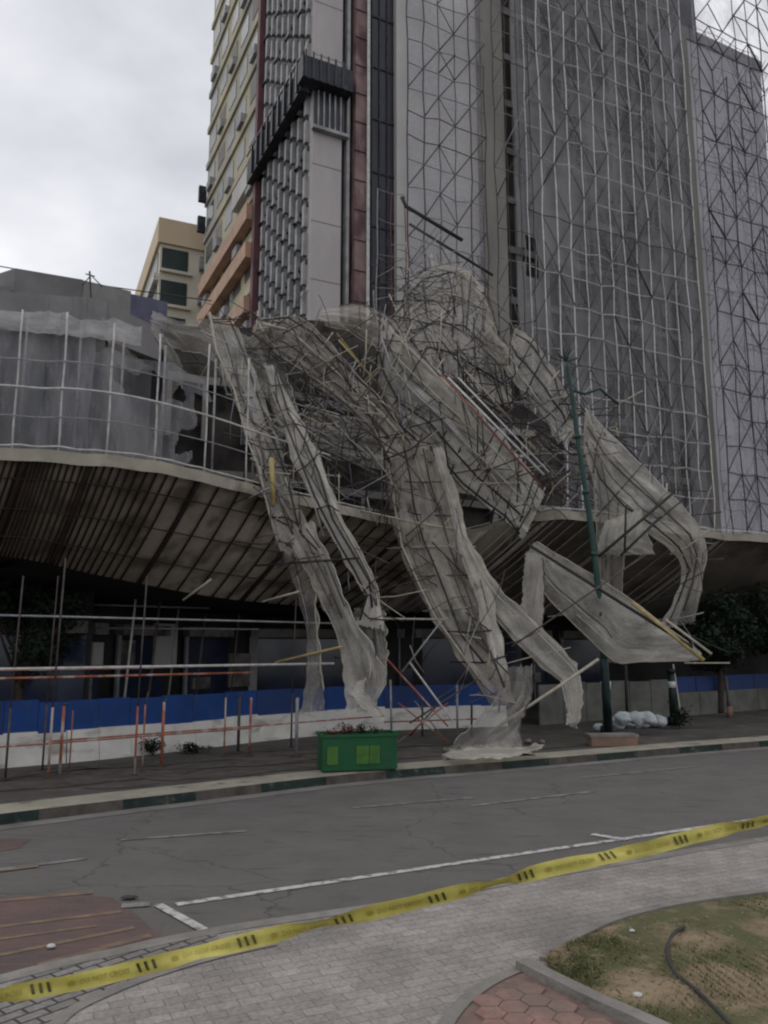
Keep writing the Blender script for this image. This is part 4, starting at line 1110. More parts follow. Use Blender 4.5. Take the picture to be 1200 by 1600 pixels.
lattice('poles behind the pointed net flap', r9, 118, nv=3, nu=7, br=14, spl=14)
o, r10 = net_strip('large net swag arching right of the green post',
    [(912, 700, 21.8), (936, 770, 21.5), (978, 812, 21.2), (1038, 850, 21.2), (1066, 888, 21.4), (1050, 945, 21.5), (1028, 985, 21.6)],
    [(914, 640, 22), (962, 690, 21.8), (1028, 755, 21.4), (1084, 816, 21.2), (1101, 862, 21.3), (1092, 925, 21.4), (1084, 972, 21.6)], M['net'], kk=19, amp=.26)
lattice('thin poles across the arching net swag', r10, 119, nv=2, nu=6, br=8, spl=10, r=.022)
net_strip('pale net sheet hanging between green post and arching swag',
    [(918, 690, 21.6), (930, 780, 21.4), (934, 870, 21.2), (938, 960, 21), (944, 1034, 20.9)],
    [(968, 730, 21.6), (992, 800, 21.4), (976, 872, 21.2), (972, 960, 21), (974, 1036, 20.9)], M['net_thin'], kk=20, amp=.22, folds=3)
net_strip('small net triangle inside the arching swag',
    [(945, 815, 21), (935, 860, 20.9), (968, 868, 20.9)],
    [(1000, 796, 21), (1010, 832, 20.9), (1022, 866, 20.9)], M['net'], N=24, kk=21, amp=.12)
o, r11 = net_strip('big triangular net sheet jutting towards the right hoarding',
    [(822, 866, 20.6), (852, 928, 20.4), (888, 966, 20.3), (925, 1002, 20.2), (962, 1034, 20), (1000, 1034, 19.8), (1046, 1033, 19.5), (1092, 1032, 19.2)],
    [(836, 846, 20.6), (873, 868, 20.5), (910, 890, 20.4), (948, 912, 20.2), (985, 938, 20), (1022, 966, 19.8), (1059, 993, 19.5), (1096, 1020, 19.2)], M['net'], kk=22, amp=.12, folds=1.5, Mx=18, ragged=.01)
net_strip('upright net pleat left of the triangular sheet',
    [(822, 862, 20.4), (818, 900, 20.3), (815, 955, 20.2)],
    [(848, 868, 20.4), (850, 930, 20.3), (848, 992, 20.2)], M['net_pale'], N=40, kk=23, amp=.1, folds=2)
net_strip('short net tail dangling beside the leaning beam',
    [(876, 1060, 19.1), (884, 1095, 19), (890, 1134, 18.9)],
    [(905, 1058, 19), (909, 1095, 18.9), (900, 1138, 18.8)], M['net'], N=30, Mx=8, kk=24, amp=.1)
net_strip('ragged net flap drooping over the dark podium hole',
    [(150, 500, 17.2), (172, 545, 17.1), (196, 576, 17.1), (232, 584, 17.4)],
    [(172, 498, 17.3), (190, 535, 17.2), (215, 560, 17.2), (240, 576, 17.5)], M['net_thin'], N=30, Mx=8, kk=25, amp=.12)
net_strip('ragged net strand curling down the podium scaffold',
    [(236, 520, 17.8), (262, 570, 17.8), (246, 640, 17.8), (238, 708, 17.7)],
    [(256, 522, 17.8), (284, 575, 17.8), (262, 645, 17.7), (250, 712, 17.6)], M['net_thin'], N=40, Mx=8, kk=26, amp=.14)
net_strip('net swag sagging between podium scaffold and long torn net',
    [(236, 520, 18.6), (280, 545, 18.8), (330, 560, 19.2), (350, 600, 19.6)],
    [(238, 486, 18.8), (282, 502, 19), (326, 500, 19.5), (352, 540, 20)], M['net_thin'], N=40, Mx=10, kk=27, amp=.24)
net_strip('collapsed net heap on the canopy behind the middle net',
    [(470, 700, 24.5), (540, 720, 24.8), (620, 740, 25.2), (720, 770, 25.6), (820, 790, 25)],
    [(478, 640, 25), (548, 650, 25.4), (624, 660, 25.8), (722, 690, 26), (822, 710, 25.6)], M['net_warm'], kk=28, amp=.4, folds=2)

# messy standing remains behind the nets (poles of the part that gave way)
rem = thing('leaning_scaffold', 'dark leaning remains of scaffold behind the torn nets', 'scaffold', tuple(PD(640, 800, 26)), 'collapsed scaffold sheets over the canopy')
rnd = random.Random(55)
for k in range(98):
    x = rnd.uniform(440, 1060); yt = 530 + max(0, (x - 640) * .42) + rnd.uniform(-20, 160)
    Y = rnd.uniform(24.5, 28); ln = rnd.uniform(30, 150); an_ = rnd.choice((rnd.uniform(-.2, .2), rnd.uniform(.6, 1.1), rnd.uniform(1.4, 1.7), rnd.uniform(1.4, 1.7), rnd.uniform(-1.0, -.6)))
    y2 = min(yt + ln * abs(math.sin(an_)), 800); x2 = x + ln * math.cos(an_)
    rod(PD(x, yt, Y), PD(x2, y2 if an_ > 0 else max(yt - ln * .7, 520 + max(0, (x2 - 640) * .45)), Y + rnd.uniform(-.6, .6)), rnd.choice((.018, .022, .03)), 'fallen_pole', rnd.choice(('steel_dark', 'steel_dark', 'steel_galv', 'bamboo', 'steel_black', 'timber')), rem, 4)

def tangle(label, pts, n, spread, kk, lens=(.5, 2.4), dirs=(-.8, .3), nm='pole_tangle'):
    rd = random.Random(kk); P = [PD(*p) for p in pts]; c = P[len(P) // 2]
    th = thing(nm, label, 'scaffold', tuple(c), 'collapsed scaffold sheets over the canopy'); path = cr([tuple(p) for p in P], 60)
    for k in range(n):
        p = Vector(rd.choice(path)) + Vector((rd.gauss(0, spread), rd.uniform(-.1, .9), rd.gauss(0, spread)))
        sl = rd.choice((rd.gauss(-.75, .2), rd.gauss(-.75, .2), rd.gauss(.6, .2), rd.gauss(0, .15), rd.gauss(1.5, .1)))
        d = Vector((math.cos(sl), rd.uniform(-.3, .3), math.sin(sl))) * rd.uniform(*lens) * .5
        q = p + Vector((rd.uniform(-.06, .06), 0, rd.uniform(-.06, .06)))
        MB().tube([p - d, q, p + d], rd.choice((.012, .016, .022)), 4).build('bent_pole', rd.choice(('steel_black', 'steel_dark', 'steel_dark', 'steel_black', 'timber', 'steel_galv', 'steel_dark')), th, True)
tangle('dense dark tangle of poles between podium corner and humped net', [(340, 520, 22), (400, 560, 22), (470, 600, 22.4), (540, 660, 22.4), (590, 720, 22.2)], 75, .8, 201)
tangle('dark tangle of poles over the central net sheet', [(560, 510, 24), (640, 560, 23.6), (720, 640, 22.8), (790, 710, 22.2), (840, 770, 21.8)], 55, .7, 202)
tangle('mess of poles filling the gap beside the black hollow', [(470, 620, 21.6), (510, 700, 20.8), (560, 770, 20.8), (620, 800, 21.6)], 85, .7, 203)
tangle('tangle of poles between high heap and green post', [(640, 520, 25), (740, 540, 24.4), (820, 620, 23.8), (880, 700, 22.8)], 99, .9, 204)
tangle('pole tangle on the canopy behind the arching swag', [(850, 740, 24), (920, 700, 24), (990, 740, 24), (1050, 800, 24)], 85, .8, 205)
tangle('broken poles hanging under the canopy edge in the middle', [(600, 900, 20.5), (690, 960, 20.2), (800, 960, 20.4), (900, 930, 20.4)], 40, .8, 206, (.4, 1.6))
tangle('thin rods over the long torn net below the canopy', [(380, 600, 19.8), (420, 700, 18.6), (440, 800, 17.2), (500, 920, 16.9)], 30, .4, 207, (.4, 1.4))

rem2 = thing('wire_tangle', 'fine tangle of bent wires beneath the red tower column', 'scrap metal', tuple(PD(630, 500, 26)))
for k in range(60):
    x, y = rnd.uniform(575, 690), rnd.uniform(380, 520); a = rnd.uniform(-.9, .9); l = rnd.uniform(25, 75)
    p0, p1, p2 = PD(x, y, 26), PD(x + l * .5, y + l * .5 * math.sin(a) - rnd.uniform(-10, 14), 25.8), PD(x + l * math.cos(a), y + l * math.sin(a), 26.1)
    MB().tube(cr([tuple(p0), tuple(p1), tuple(p2)], 6), .013, 4).build('bent_wire', rnd.choice(('steel_galv', 'steel_dark', 'timber', 'steel_dark')), rem2, True)

# loose long poles, each a thing
def pole(pts, r, m, name, label, cat='pole', group=None):
    single(MB().tube([PD(*p) for p in pts], r, 7), name, m, label, cat, group, smooth=True)
pole([(700, 590, 22), (850, 742, 20.6)], .032, 'steel_pale', 'scaffold_pole', 'pale straight pole lying along the central net sheet')
pole([(716, 590, 21.9), (858, 738, 20.5)], .022, 'steel_pale', 'scaffold_pole', 'thin pale pole just above the longer pale pole')
pole([(690, 585, 22), (846, 760, 20.4)], .028, 'steel_red', 'scaffold_pole', 'rusty pole beneath the two pale parallel poles')
pole([(824, 850, 20.3), (1082, 1012, 18.9)], .04, 'steel_black', 'scaffold_pole', 'dark pole running along the top of the triangular net')
pole([(988, 942, 19.4), (1100, 1032, 18.8)], .05, 'bamboo', 'bamboo_pole', 'yellow bamboo pole at the tip of the triangular net')
pole([(1040, 968, 19.2), (1112, 1022, 18.7)], .03, 'timber', 'timber_batten', 'pale batten above the yellow bamboo tip')
pole([(762, 1146, 18.2), (880, 1068, 18.4), (935, 1030, 18.6)], .035, 'timber', 'timber_pole', 'pale pole leaning up from the rubble to the sash net')
pole([(800, 1010, 19), (1010, 866, 19.6)], .022, 'steel_dark', 'scaffold_pole', 'dark pole crossing over the upright net pleat')
pole([(935, 870, 20.4), (1050, 772, 20.9)], .04, 'steel_black', 'scaffold_pole', 'black pole crossing the arching swag left of its crest')
pole([(970, 868, 20.3), (1032, 808, 20.6)], .035, 'steel_black', 'scaffold_pole', 'short black pole beside the small net triangle')
pole([(976, 862, 20.3), (978, 790, 20.4)], .03, 'steel_black', 'scaffold_pole', 'upright black stub inside the arching swag')
pole([(424, 716, 17.9), (428, 790, 17.8)], .06, 'bamboo', 'bamboo_post', 'stout yellow post stub on the canopy edge at the long net', 'post')
pole([(556, 966, 17.6), (700, 968, 19.2)], .022, 'timber', 'timber_pole', 'pale level pole sticking out right of the ribbon net')
pole([(430, 1035, 17.4), (535, 1010, 16.9)], .025, 'bamboo', 'bamboo_pole', 'bamboo pole poking through the narrow net tail')
pole([(410, 940, 17.6), (468, 924, 17.3)], .025, 'timber', 'timber_pole', 'short pale pole poking left below the canopy edge')
pole([(286, 938, 17.4), (330, 905, 17.2)], .025, 'timber', 'timber_pole', 'short pale stick slanting under the left canopy')
pole([(540, 792, 21.2), (640, 815, 21.4), (714, 828, 21.4)], .03, 'timber', 'timber_pole', 'pale sagging pole along the canopy edge in the middle')
pole([(640, 1035, 19), (708, 1128, 18.4)], .022, 'steel_pale', 'scaffold_brace', 'pale brace slanting down right behind the planter', 'pole')
pole([(600, 1025, 19), (700, 1135, 18.4)], .022, 'steel_orange', 'scaffold_brace', 'orange and white brace slanting down behind the planter', 'pole')
pole([(690, 970, 19.4), (628, 1050, 19)], .022, 'steel_galv', 'scaffold_brace', 'grey brace slanting up right beneath the canopy middle', 'pole')
pole([(745, 1062, 19), (640, 1130, 18.4)], .02, 'steel_dark', 'scaffold_brace', 'dark brace crossing the blue hoarding behind the planter', 'pole')
pole([(396, 884, 17.6), (560, 872, 17.0)], .022, 'steel_black', 'scaffold_pole', 'dark level pole across the wide net tail below the canopy')
pole([(640, 350, 27), (770, 430, 26.5)], .05, 'steel_black', 'scaffold_pole', 'dark bent bar falling against the pale wall above the heap')
pole([(628, 308, 35), (634, 322, 35), (722, 375, 34)], .09, 'steel_black', 'steel_beam', 'dark bent beam hanging by the pale wall above the net heap', 'beam')

# ------------------------------------------------------------------ green leaning street light post
gp = [(885, 566), (893, 610), (902, 680), (914, 760), (925, 835), (936, 930), (944, 1030), (948, 1100), (951, 1150)]
gpw = [PD(x, y, 20.2) for x, y in gp]
gpw[-1] = GZ(951, 1150, .15)
post = thing('street_lamp_post', 'tall dark green street lamp post leaning among the nets', 'lamp post', tuple(gpw[-1]))
MB().tube(cr([tuple(p) for p in gpw[:7]], 20), .055, 10, .085).build('shaft', 'green_post', post, True)
MB().tube(cr([tuple(p) for p in gpw[6:]], 8), .10, 12, .12).build('base_sleeve', 'green_dark', post, True)
p = gpw[-1]; MB().tube([p, p + UP * .25], .24, 12, .2).build('base_plinth', 'green_dark', post, True)
c = gpw[7] + UP * .45; MB().tube([c - UP * .1, c + UP * .1], .125, 12).build('sticker_band', 'sticker', post, True)
for y_ in (680, 770, 860, 960):
    q = min(cr([tuple(v) for v in gpw], 60), key=lambda v: abs(zat(Vector(v), y_) - v[2])); q = Vector(q)
    MB().tube([q - UP * .05, q + UP * .05], .095, 12).build('collar', 'green_post', post, True)
top = gpw[0]
for dx, dz in ((-.25, .25), (-.08, .38), (.12, .35), (.28, .1)):
    MB().tube([top, top + Vector((dx * .6, 0, dz * .7)), top + Vector((dx, -.05, dz))], .025, 6).build('broken_bracket', 'green_post', post, True)
MB().tube([gpw[1], gpw[1] + Vector((.35, 0, -.1)), gpw[1] + Vector((.75, 0, .05)), gpw[1] + Vector((1.25, .1, -.35))], .04, 6).build('bent_arm', 'green_post', post, True)
# second short post
b2 = GZ(1053, 1134, .15)
pp = thing('bollard_post', 'short dark post with white sticker at the right pavement', 'bollard', tuple(b2))
MB().tube([b2 + UP * .2, b2 + UP * 1.6], .1, 10, .09).build('shaft', 'green_dark', pp, True)
MB().tube([b2, b2 + UP * .25], .2, 12, .17).build('base', 'green_dark', pp, True)
MB().tube([b2 + UP * 1.5, b2 + UP * 1.62], .13, 12).build('cap', 'green_dark', pp, True)
MB().tube([b2 + UP * 1.08, b2 + UP * 1.26], .115, 10).build('sticker_band', 'sticker', pp, True)
single(MB().tube([b2 + Vector((.28, .1, 0)), b2 + Vector((.12, .1, 1.75))], .022, 6), 'white_stake', 'steel_pale', 'thin white stake leaning behind the short dark post', 'stake')

# ------------------------------------------------------------------ hoarding and barriers
hp_px = [(-420, 1246), (-200, 1222), (0, 1199), (100, 1191), (200, 1181), (300, 1170), (400, 1158), (510, 1147), (600, 1141), (700, 1137), (790, 1134)]
hp = [GZ(x, y, .15) for x, y in hp_px]
hp = [Vector(p) for p in cr(hp, 61)]
hd = thing('blue_hoarding', 'long blue site hoarding on a white base left of centre', 'hoarding', tuple(hp[24]))
rnd = random.Random(9)
k = 0
while k < 60:
    k2 = min(60, k + 3)
    a, b = hp[k], hp[k2]; d = b - a; n = Vector((d.y, -d.x, 0)).normalized(); g_ = d.normalized() * .004
    zt = 1.19 + rnd.uniform(-.02, .02) + (.03 if 8 < k < 14 else 0)
    MB().box(a + g_ + n * -.05 + UP * .56, d - g_ * 2, n * .04, UP * (zt - .56)).build('blue_panel', 'hoard_blue' if rnd.random() > .1 else 'hoard_dark', hd)
    hb = .60 + rnd.uniform(-.03, .04)
    # white base: wedge shaped block
    A_, B_ = a + g_ * .6, b - g_ * .6
    MB().hexa([A_ + n * .16, B_ + n * .16, B_ - n * .12, A_ - n * .12, A_ + n * .05 + UP * hb, B_ + n * .05 + UP * hb, B_ - n * .02 + UP * hb, A_ - n * .02 + UP * hb]).build('white_base', 'barrier_white', hd)
    k = k2
hq = [Vector(p) for p in cr([GZ(x, y, .15) for x, y in ((1058, 1119), (1120, 1114), (1200, 1107), (1300, 1098), (1500, 1080))], 21)]
hd2 = thing('blue_hoarding', 'dim blue and grey hoarding at the right beneath the dark tree', 'hoarding', tuple(hq[8]))
for k in range(0, 20, 3):
    a, b = hq[k], hq[min(20, k + 3)]; d = b - a; n = Vector((d.y, -d.x, 0)).normalized(); g_ = d.normalized() * .02
    MB().box(a + g_ + n * -.05 + UP * .72, d - g_ * 2, n * .04, UP * .55).build('blue_panel', 'hoard_dark', hd2)
    MB().box(a + g_, d - g_ * 2, n * .1, UP * .75).build('grey_base', 'wall_dim', hd2)
hr = [GZ(x, y, .15) for x, y in ((842, 1133), (950, 1124), (1050, 1119))]
hd3 = thing('grey_hoarding', 'grey green hoarding behind the heap of white bags', 'hoarding', tuple(hr[1]))
for k in range(2):
    for q in range(3):
        a, b = hr[k].lerp(hr[k + 1], q / 3), hr[k].lerp(hr[k + 1], (q + 1) / 3 - .01); d = b - a; n = Vector((d.y, -d.x, 0)).normalized()
        MB().box(a, d, n * .06, UP * (1.15 + .04 * ((q + k) % 2))).build('panel', 'wall_dim', hd3)

def barrier_frame(label, x, y, w, h, m='wall_dim'):
    pass
# two small box frames beside the leaning beam
for x, y, lab in ((862, 1128, 'pale empty meter box standing behind the leaning pole'),):
    b = GZ(x, y, .15); t = thing('meter_box', lab, 'box', tuple(b))
    w_, h_ = .42, .85
    MB().box(b + Vector((-w_ / 2, 0, 0)), (w_, 0, 0), (0, .25, 0), (0, 0, h_)).build('body', 'wall_dim', t)
    for q in ((-w_ / 2, 0, .07, h_), (w_ / 2 - .07, 0, .07, h_), (-w_ / 2 + .072, 0, w_ - .144, .07), (-w_ / 2 + .072, h_ - .07, w_ - .144, .07)):
        MB().box(b + Vector((q[0], -.03, q[1])), (q[2], 0, 0), (0, .028, 0), (0, 0, q[3])).build('frame_bar', 'col_conc', t)

# ------------------------------------------------------------------ pavement scaffold posts (orange and white)
sc1 = thing('pavement_scaffold', 'orange and white tube scaffold along the left pavement', 'scaffold', tuple(GZ(200, 1200, .15)))
std = [(75, 1216, 860, 'steel_orange', .03), (93, 1211, 1098, 'steel_orange', .036), (66, 1205, 900, 'steel_dark', .025), (108, 1208, 1110, 'steel_orange', .018), (210, 1212, 900, 'steel_orange', .028), (222, 1206, 1080, 'steel_orange', .022),
       (252, 1197, 1092, 'steel_orange', .04), (350, 1182, 1085, 'steel_orange', .026), (372, 1176, 1084, 'steel_dark', .045), (390, 1182, 1090, 'steel_orange', .035), (463, 1182, 1090, 'steel_galv', .05), (8, 1218, 900, 'steel_dark', .028), (-120, 1236, 860, 'steel_orange', .03), (455, 1168, 930, 'steel_dark', .03)]
for x, y, yt, m_, r_ in std:
    b = GZ(x, y, .15); z = min(4.0, zat(b, yt)); zm = min(z, 1.35)
    o_ = MB().tube([b, (b.x, b.y, zm)], r_ * .75, 7).build('standard', m_, sc1, True)
    if z > zm: MB().tube([(b.x, b.y, zm), (b.x + .05, b.y, z)], r_ * .55, 7).build('extension', 'steel_dark', o_, True)
    MB().tube([b, b + UP * .03], r_ * 2.4, 8).build('base_plate', 'steel_dark', sc1)
pa = [GZ(x, y, .15) for x, y in ((-300, 1246), (75, 1212), (250, 1194), (390, 1180), (520, 1166), (600, 1158))]
for z_, m_, r_, lo_, hi_ in ((.74, 'steel_orange', .018, 1, 6), (.70, 'steel_orange', .016, 0, 4), (2.02, 'steel_pale', .03, 0, 5), (1.86, 'steel_orange', .024, 0, 4), (2.95, 'steel_galv', .022, 0, 5), (2.0, 'steel_orange', .02, 0, 3)):
    MB().tube([p + UP * (z_ - .15) + Vector((0, .0, 0)) for p in pa[lo_:hi_]], r_, 6).build('ledger', m_, sc1, True)
sc2 = thing('shop_scaffold', 'pale poles propping the underside of the left canopy', 'scaffold', tuple(GZ(200, 1180, .15)))
for x, y, yt, m_ in ((112, 1150, 922, 'steel_pale'), (188, 1148, 908, 'steel_pale'), (104, 1146, 950, 'steel_dark'), (257, 1140, 950, 'steel_galv'), (225, 1150, 940, 'steel_dark'), (300, 1140, 960, 'steel_dark'), (355, 1135, 960, 'steel_dark')):
    b = GZ(x, y, .15); z = min(4.5, zat(b, yt)); MB().tube([b, (b.x + .25, b.y, z)], .032, 6).build('prop', m_, sc2, True)
for z_, x0, x1 in ((2.9, 60, 400), (3.5, 130, 320), (1.9, 60, 420)):
    a, b = GZ(x0, 1150, .15), GZ(x1, 1138, .15); MB().tube([(a.x, a.y, z_), (b.x, b.y, z_)], .028, 6).build('crossbar', 'steel_galv', sc2, True)
sc3 = thing('trestle_scaffold', 'low crossed scaffold frame between planter and net rubble', 'scaffold', tuple(GZ(680, 1165, .15)))
def ground_pole(x, y, yt, xt, m_, r_, par, nm='standard'):
    b = GZ(x, y, .15); t = PD(xt, yt, b.y); MB().tube([b, t], r_, 6).build(nm, m_, par, True)
for x, y, yt, xt, m_ in ((612, 1158, 1062, 610, 'steel_galv'), (715, 1160, 1070, 714, 'steel_galv'), (660, 1150, 1100, 660, 'steel_dark'), (737, 1152, 1100, 737, 'steel_black')):
    ground_pole(x, y, yt, xt, m_, .03, sc3)
for x, y, yt, xt, m_ in ((622, 1160, 1098, 700, 'steel_orange'), (700, 1160, 1098, 622, 'steel_orange'), (640, 1150, 1100, 685, 'steel_black'), (690, 1150, 1095, 648, 'steel_galv')):
    ground_pole(x, y, yt, xt, m_, .02, sc3, 'brace')
a, b = GZ(600, 1158, .15), GZ(745, 1152, .15)
MB().tube([a + UP * .45, b + UP * .45], .02, 6).build('ledger', 'steel_orange', sc3, True)
for x, y, yt, xt, m_, lab in ((1028, 1160, 1000, 1030, 'steel_dark', ''), ):
    pass
rp = thing('pavement_posts', 'bare brown post standing in front of the right hoarding', 'post', tuple(GZ(1138, 1122, .15)))
rp.name = 'brown_post'
ground_pole(1140, 1120, 1058, 1134, 'steel_dark', .05, rp, 'shaft'); ground_pole(1140, 1121, 1104, 1140, 'brick_block', .09, rp, 'footing')
pole([(980, 1122, 22), (977, 1030, 22)], .045, 'steel_black', 'black_post', 'black upright post behind the heap of white bags', 'post')
pole([(1070, 1036, 21), (1140, 1036, 21.6)], .02, 'timber', 'timber_batten', 'thin level batten right of the bamboo tip', 'batten')

# ------------------------------------------------------------------ planter
pb = GZ(563, 1206, .15); pa_ = R(14)
pl = thing('planter_box', 'green rectangular planter box with lime panels at the kerb', 'planter', tuple(pb))
u_ = Vector((math.cos(pa_), math.sin(pa_), 0)); v_ = Vector((-u_.y, u_.x, 0))
W_ = 1.40; Dp = .6; Hh = .62
def pbox(mb, x0, x1, y0, y1, z0, z1): return mb.box(pb + u_ * x0 + v_ * y0 + UP * z0, u_ * (x1 - x0), v_ * (y1 - y0), UP * (z1 - z0))
for (x0, x1, y0, y1) in ((-W_ / 2, W_ / 2, 0, .04), (-W_ / 2, W_ / 2, Dp - .04, Dp), (-W_ / 2, -W_ / 2 + .04, .04, Dp - .04), (W_ / 2 - .04, W_ / 2, .04, Dp - .04)):
    pbox(MB(), x0, x1, y0, y1, .03, Hh).build('side_wall', 'planter', pl)
pbox(MB(), -W_ / 2 + .04, W_ / 2 - .04, .04, Dp - .04, .3, Hh - .08).build('soil', 'earth', pl)
for (x0, x1) in ((-.62, -.42), (-.08, .16), (.17, .36)):
    pbox(MB(), x0, x1, -.02, -.003, .14, .46).build('lime_panel', 'planter_lime', pl)
for (x0, x1, y0, y1) in ((-W_ / 2 - .03, W_ / 2 + .03, -.03, .02), (-W_ / 2 - .03, W_ / 2 + .03, Dp - .02, Dp + .03), (-W_ / 2 - .03, -W_ / 2 + .02, .021, Dp - .021), (W_ / 2 - .02, W_ / 2 + .03, .021, Dp - .021)):
    pbox(MB(), x0, x1, y0, y1, Hh, Hh + .05).build('rim', 'planter', pl)
for x in (-W_ / 2 + .02, W_ / 2 - .1): pbox(MB(), x, x + .08, .02, .5, 0, .03).build('foot', 'green_dark', pl)
def leafy(name, c, rad, h, m, label, cat, n=260, sz=.05, group=None, seed=0, stem_m='bark'):
    rnd = random.Random(seed); th = thing(name, label, cat, tuple(c), group); mb = MB(); st = MB()
    tips = []
    for k in range(7):
        a = rnd.uniform(0, 6.28); tip = Vector(c) + Vector((math.cos(a) * rad * rnd.uniform(.2, .9), math.sin(a) * rad * rnd.uniform(.2, .9), h * rnd.uniform(.6, 1)))
        st.tube([c, Vector(c).lerp(tip, .5) + Vector((0, 0, h * .1)), tip], .008, 4); tips.append(tip)
    for k in range(n):
        t = rnd.choice(tips); p = Vector(c).lerp(t, rnd.uniform(.35, 1.05)) + Vector((rnd.gauss(0, rad * .22), rnd.gauss(0, rad * .22), rnd.gauss(0, h * .1)))
        d = Vector((rnd.gauss(0, 1), rnd.gauss(0, 1), rnd.gauss(0, .6))).normalized(); e = d.cross(Vector((rnd.random(), rnd.random(), 1))).normalized()
        s = sz * rnd.uniform(.6, 1.3); mb.poly([p, p + d * s * .5 + e * s * .28, p + d * s, p + d * s * .5 - e * s * .28])
    st.build('stem', stem_m, th); mb.build('foliage', m, th); return th
def ppos(x, y=.3): return pb + u_ * x + v_ * y + UP * (Hh - .08)
leafy('shrub', ppos(-.48), .2, .2, M['leaf_red'], 'low reddish shrub at the left end of the green planter', 'shrub', group='shrubs in the green planter', seed=1)
leafy('shrub', ppos(-.2), .16, .32, M['leaf_red'], 'taller dark red shrub left of the planter middle', 'shrub', group='shrubs in the green planter', seed=2)
leafy('shrub', ppos(.08), .16, .28, M['leaf_dark'], 'dark leafy shrub at the middle of the green planter', 'shrub', group='shrubs in the green planter', seed=3)
leafy('shrub', ppos(.32), .17, .2, M['leaf'], 'small green shrub right of the planter middle', 'shrub', group='shrubs in the green planter', seed=4)
leafy('shrub', ppos(.56), .13, .14, M['leaf'], 'lowest green sprig at the right end of the planter', 'shrub', group='shrubs in the green planter', seed=5, n=120)

# ------------------------------------------------------------------ trees under and beside the canopy
def tree(c, h, rad, label, seed, m='leaf_dark', n=5200, sz=.16, squash=.8, z0=.35):
    rnd = random.Random(seed); th = thing('tree', label, 'tree', tuple(c), 'dark trees beside the podium'); c = Vector(c)
    tr = MB(); top = c + UP * h * .55 + Vector((rnd.uniform(-.2, .2), 0, 0)); tr.tube(cr([tuple(c), tuple(c.lerp(top, .5) + Vector((.08, 0, 0))), tuple(top)], 8), .13, 9, .07)
    cen = []
    for k in range(13):
        a = rnd.uniform(0, 6.28); rr = rad * rnd.uniform(.15, .8); q = c + Vector((math.cos(a) * rr, math.sin(a) * rr, h * rnd.uniform(z0 + .1, .95)))
        tr.tube([c + UP * h * rnd.uniform(.3, .5), c.lerp(q, .6) + UP * h * .12, q], .05, 5, .015); cen.append((q, rad * rnd.uniform(.22, .42)))
    tr.build('trunk', 'bark', th, True); mb = MB()
    for k in range(n):
        q, r = rnd.choice(cen); d = Vector((rnd.gauss(0, 1), rnd.gauss(0, 1), rnd.gauss(0, 1))).normalized(); p = q + d * r * (rnd.random() ** .4) * Vector((1, 1, squash)).length / 1.62
        a = Vector((rnd.gauss(0, 1), rnd.gauss(0, 1), rnd.gauss(0, .5))).normalized(); e = a.cross(d).normalized(); s = sz * rnd.uniform(.5, 1.3)
        mb.poly([p, p + a * s * .5 + e * s * .26, p + a * s, p + a * s * .5 - e * s * .26])
    mb.build('crown', m, th)
gt = GZ(25, 1160, .15); tree(gt, 3.9, 1.5, 'dark bushy tree under the left end of the canopy', 31)
gt = GZ(-160, 1170, .15); tree(gt, 4.2, 1.7, 'dark tree farther left beneath the canopy, cut by the frame', 32)
gt = GZ(1145, 1118, .15); gt.y += 1.0; tree(gt, 4.2, 1.9, 'dark tree behind the brown post and right hoarding', 33, sz=.2)
gt = GZ(1255, 1112, .15); gt.y += .8; tree(gt, 4.4, 2.1, 'dark tree at the far right edge of the hoarding', 34, sz=.2)
sb = GZ(1062, 1138, .15); leafy('low_bush', sb, .35, .55, M['leaf_dark'], 'low dark bush at the foot of the short post', 'bush', n=400, sz=.09, seed=8)
sb = GZ(238, 1180, .15); leafy('low_bush', sb, .3, .32, M['leaf_dark'], 'scrubby dark weeds against the white hoarding base', 'bush', n=300, sz=.08, seed=9)
sb = GZ(300, 1176, .15); leafy('low_bush', sb, .4, .2, M['leaf_dark'], 'flat dark weed patch right of the scrubby weeds', 'bush', n=300, sz=.08, seed=10)

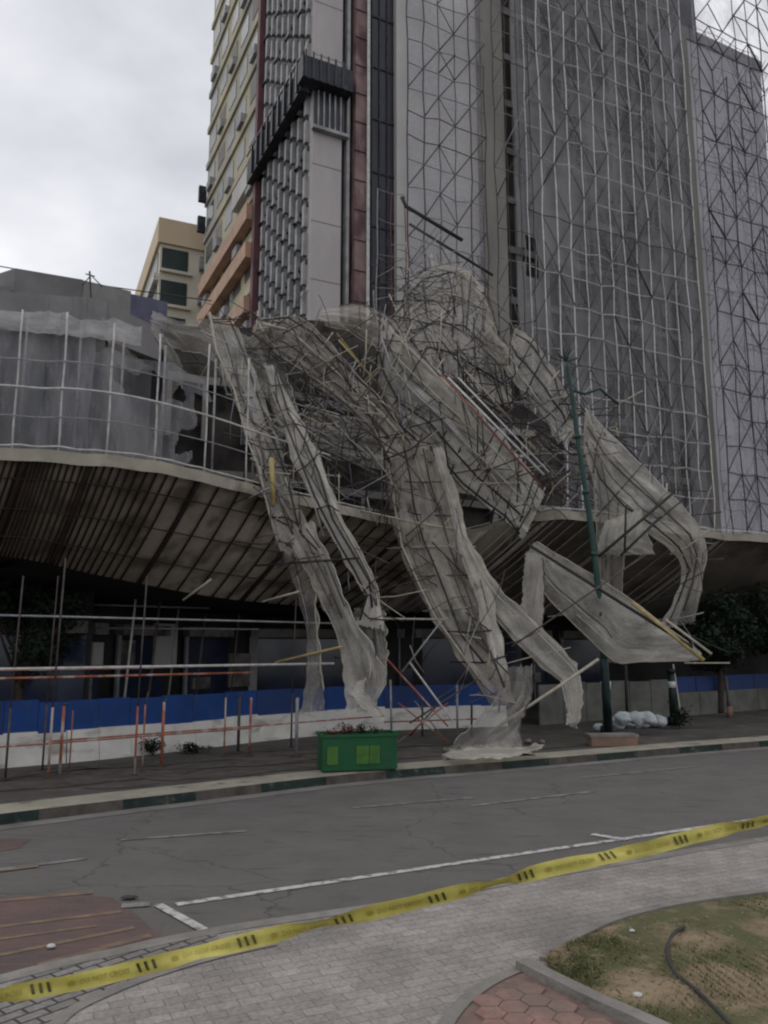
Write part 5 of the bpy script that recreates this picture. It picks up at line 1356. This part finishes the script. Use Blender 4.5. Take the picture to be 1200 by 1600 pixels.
# ------------------------------------------------------------------ bags, blocks, rubble
bags = [(966, 1133, .24, 'plump white sack at the left front of the heap'), (985, 1138, .2, 'small white sack in front of the heap middle'), (1004, 1134, .26, 'broad white sack centred in the heap'), (1026, 1134, .24, 'rounded white sack at the right end of the heap'),
        (972, 1121, .2, 'white sack resting on the left of the heap'), (993, 1120, .21, 'topmost blueish sack on the heap'), (1012, 1121, .2, 'grey white sack behind the broad sack')]
for k, (x, y, r, lab) in enumerate(bags):
    b = GZ(x, 1138 if k < 4 else 1136, .15)
    if k >= 4: b = Vector((PD(x, y, 21.6).x, 21.5, .40))
    lump(b, r, 'bag', 'white_sack', lab, 'sack', 'white sacks heaped behind the lamp post', (1.15, .8, .8), k * 3.3, random.uniform(-.5, .5), .5, 14)
b = GZ(962, 1166, .15); bl = thing('brick_plinth', 'low reddish block at the foot of the lamp post', 'block', tuple(b))
MB().box(b + Vector((-.55, 0, 0)), (1.1, .12, 0), (-.03, .42, 0), (0, 0, .2)).build('block_body', 'brick_block', bl)
MB().box(b + Vector((-.58, -.02, .2)), (1.16, .13, 0), (-.03, .46, 0), (0, 0, .05)).build('block_cap', 'edging', bl)
lump(GZ(935, 1143, .15), .14, 'bag', 'small_bundle', 'small pale bundle left of the lamp post base', 'sack', None, (1, .8, .8), 41)
# rubble heap with net remnants
hc = GZ(764, 1181, .15)
mb = MB(); rows = []
for i in range(25):
    row = []
    for j in range(15):
        x = -1.0 + 2.0 * i / 24; y = -.3 + .75 * j / 14
        e = max(0, 1 - (x / 1.0) ** 2) * max(0, 1 - ((y - .08) / .42) ** 2)
        p = Vector((hc.x + x, hc.y + y + x * .35, 0)); z = .152 + .20 * e ** .6 * (1 + .6 * nz(p, 4) + .3 * nz(p, 12)); row.append((p.x, p.y, z))
    rows.append(row)
single(mb.grid(rows), 'rubble_heap', 'rubble', 'low heap of grey rubble and netting on the kerb', 'rubble')
rnd = random.Random(77)
for k in range(16):
    x, y = rnd.uniform(690, 850), 0; g_ = GZ(x, 1186 - (x - 690) * .09 - rnd.uniform(0, 12), .15)
    lump(g_ + UP * .02, rnd.uniform(.03, .07), 'rubble', 'rubble_stone', 'small pale broken stone scattered around the rubble heap', 'stone', 'broken stones round the rubble heap', (1.3, 1, .7), k * 1.7, rnd.uniform(0, 3), .7, 8)
net_strip('crumpled pale net lying over the kerb rubble heap',
    [(690, 1178, 16.6), (740, 1168, 16.9), (800, 1168, 17.1), (850, 1162, 17.4)],
    [(705, 1186, 16.0), (745, 1186, 16.1), (800, 1182, 16.4), (846, 1170, 16.9)], M['net_pale'], N=50, Mx=12, kk=40, amp=.06, curl=.05)

for o in bpy.data.objects:
    if '_o' in o: del o['_o']
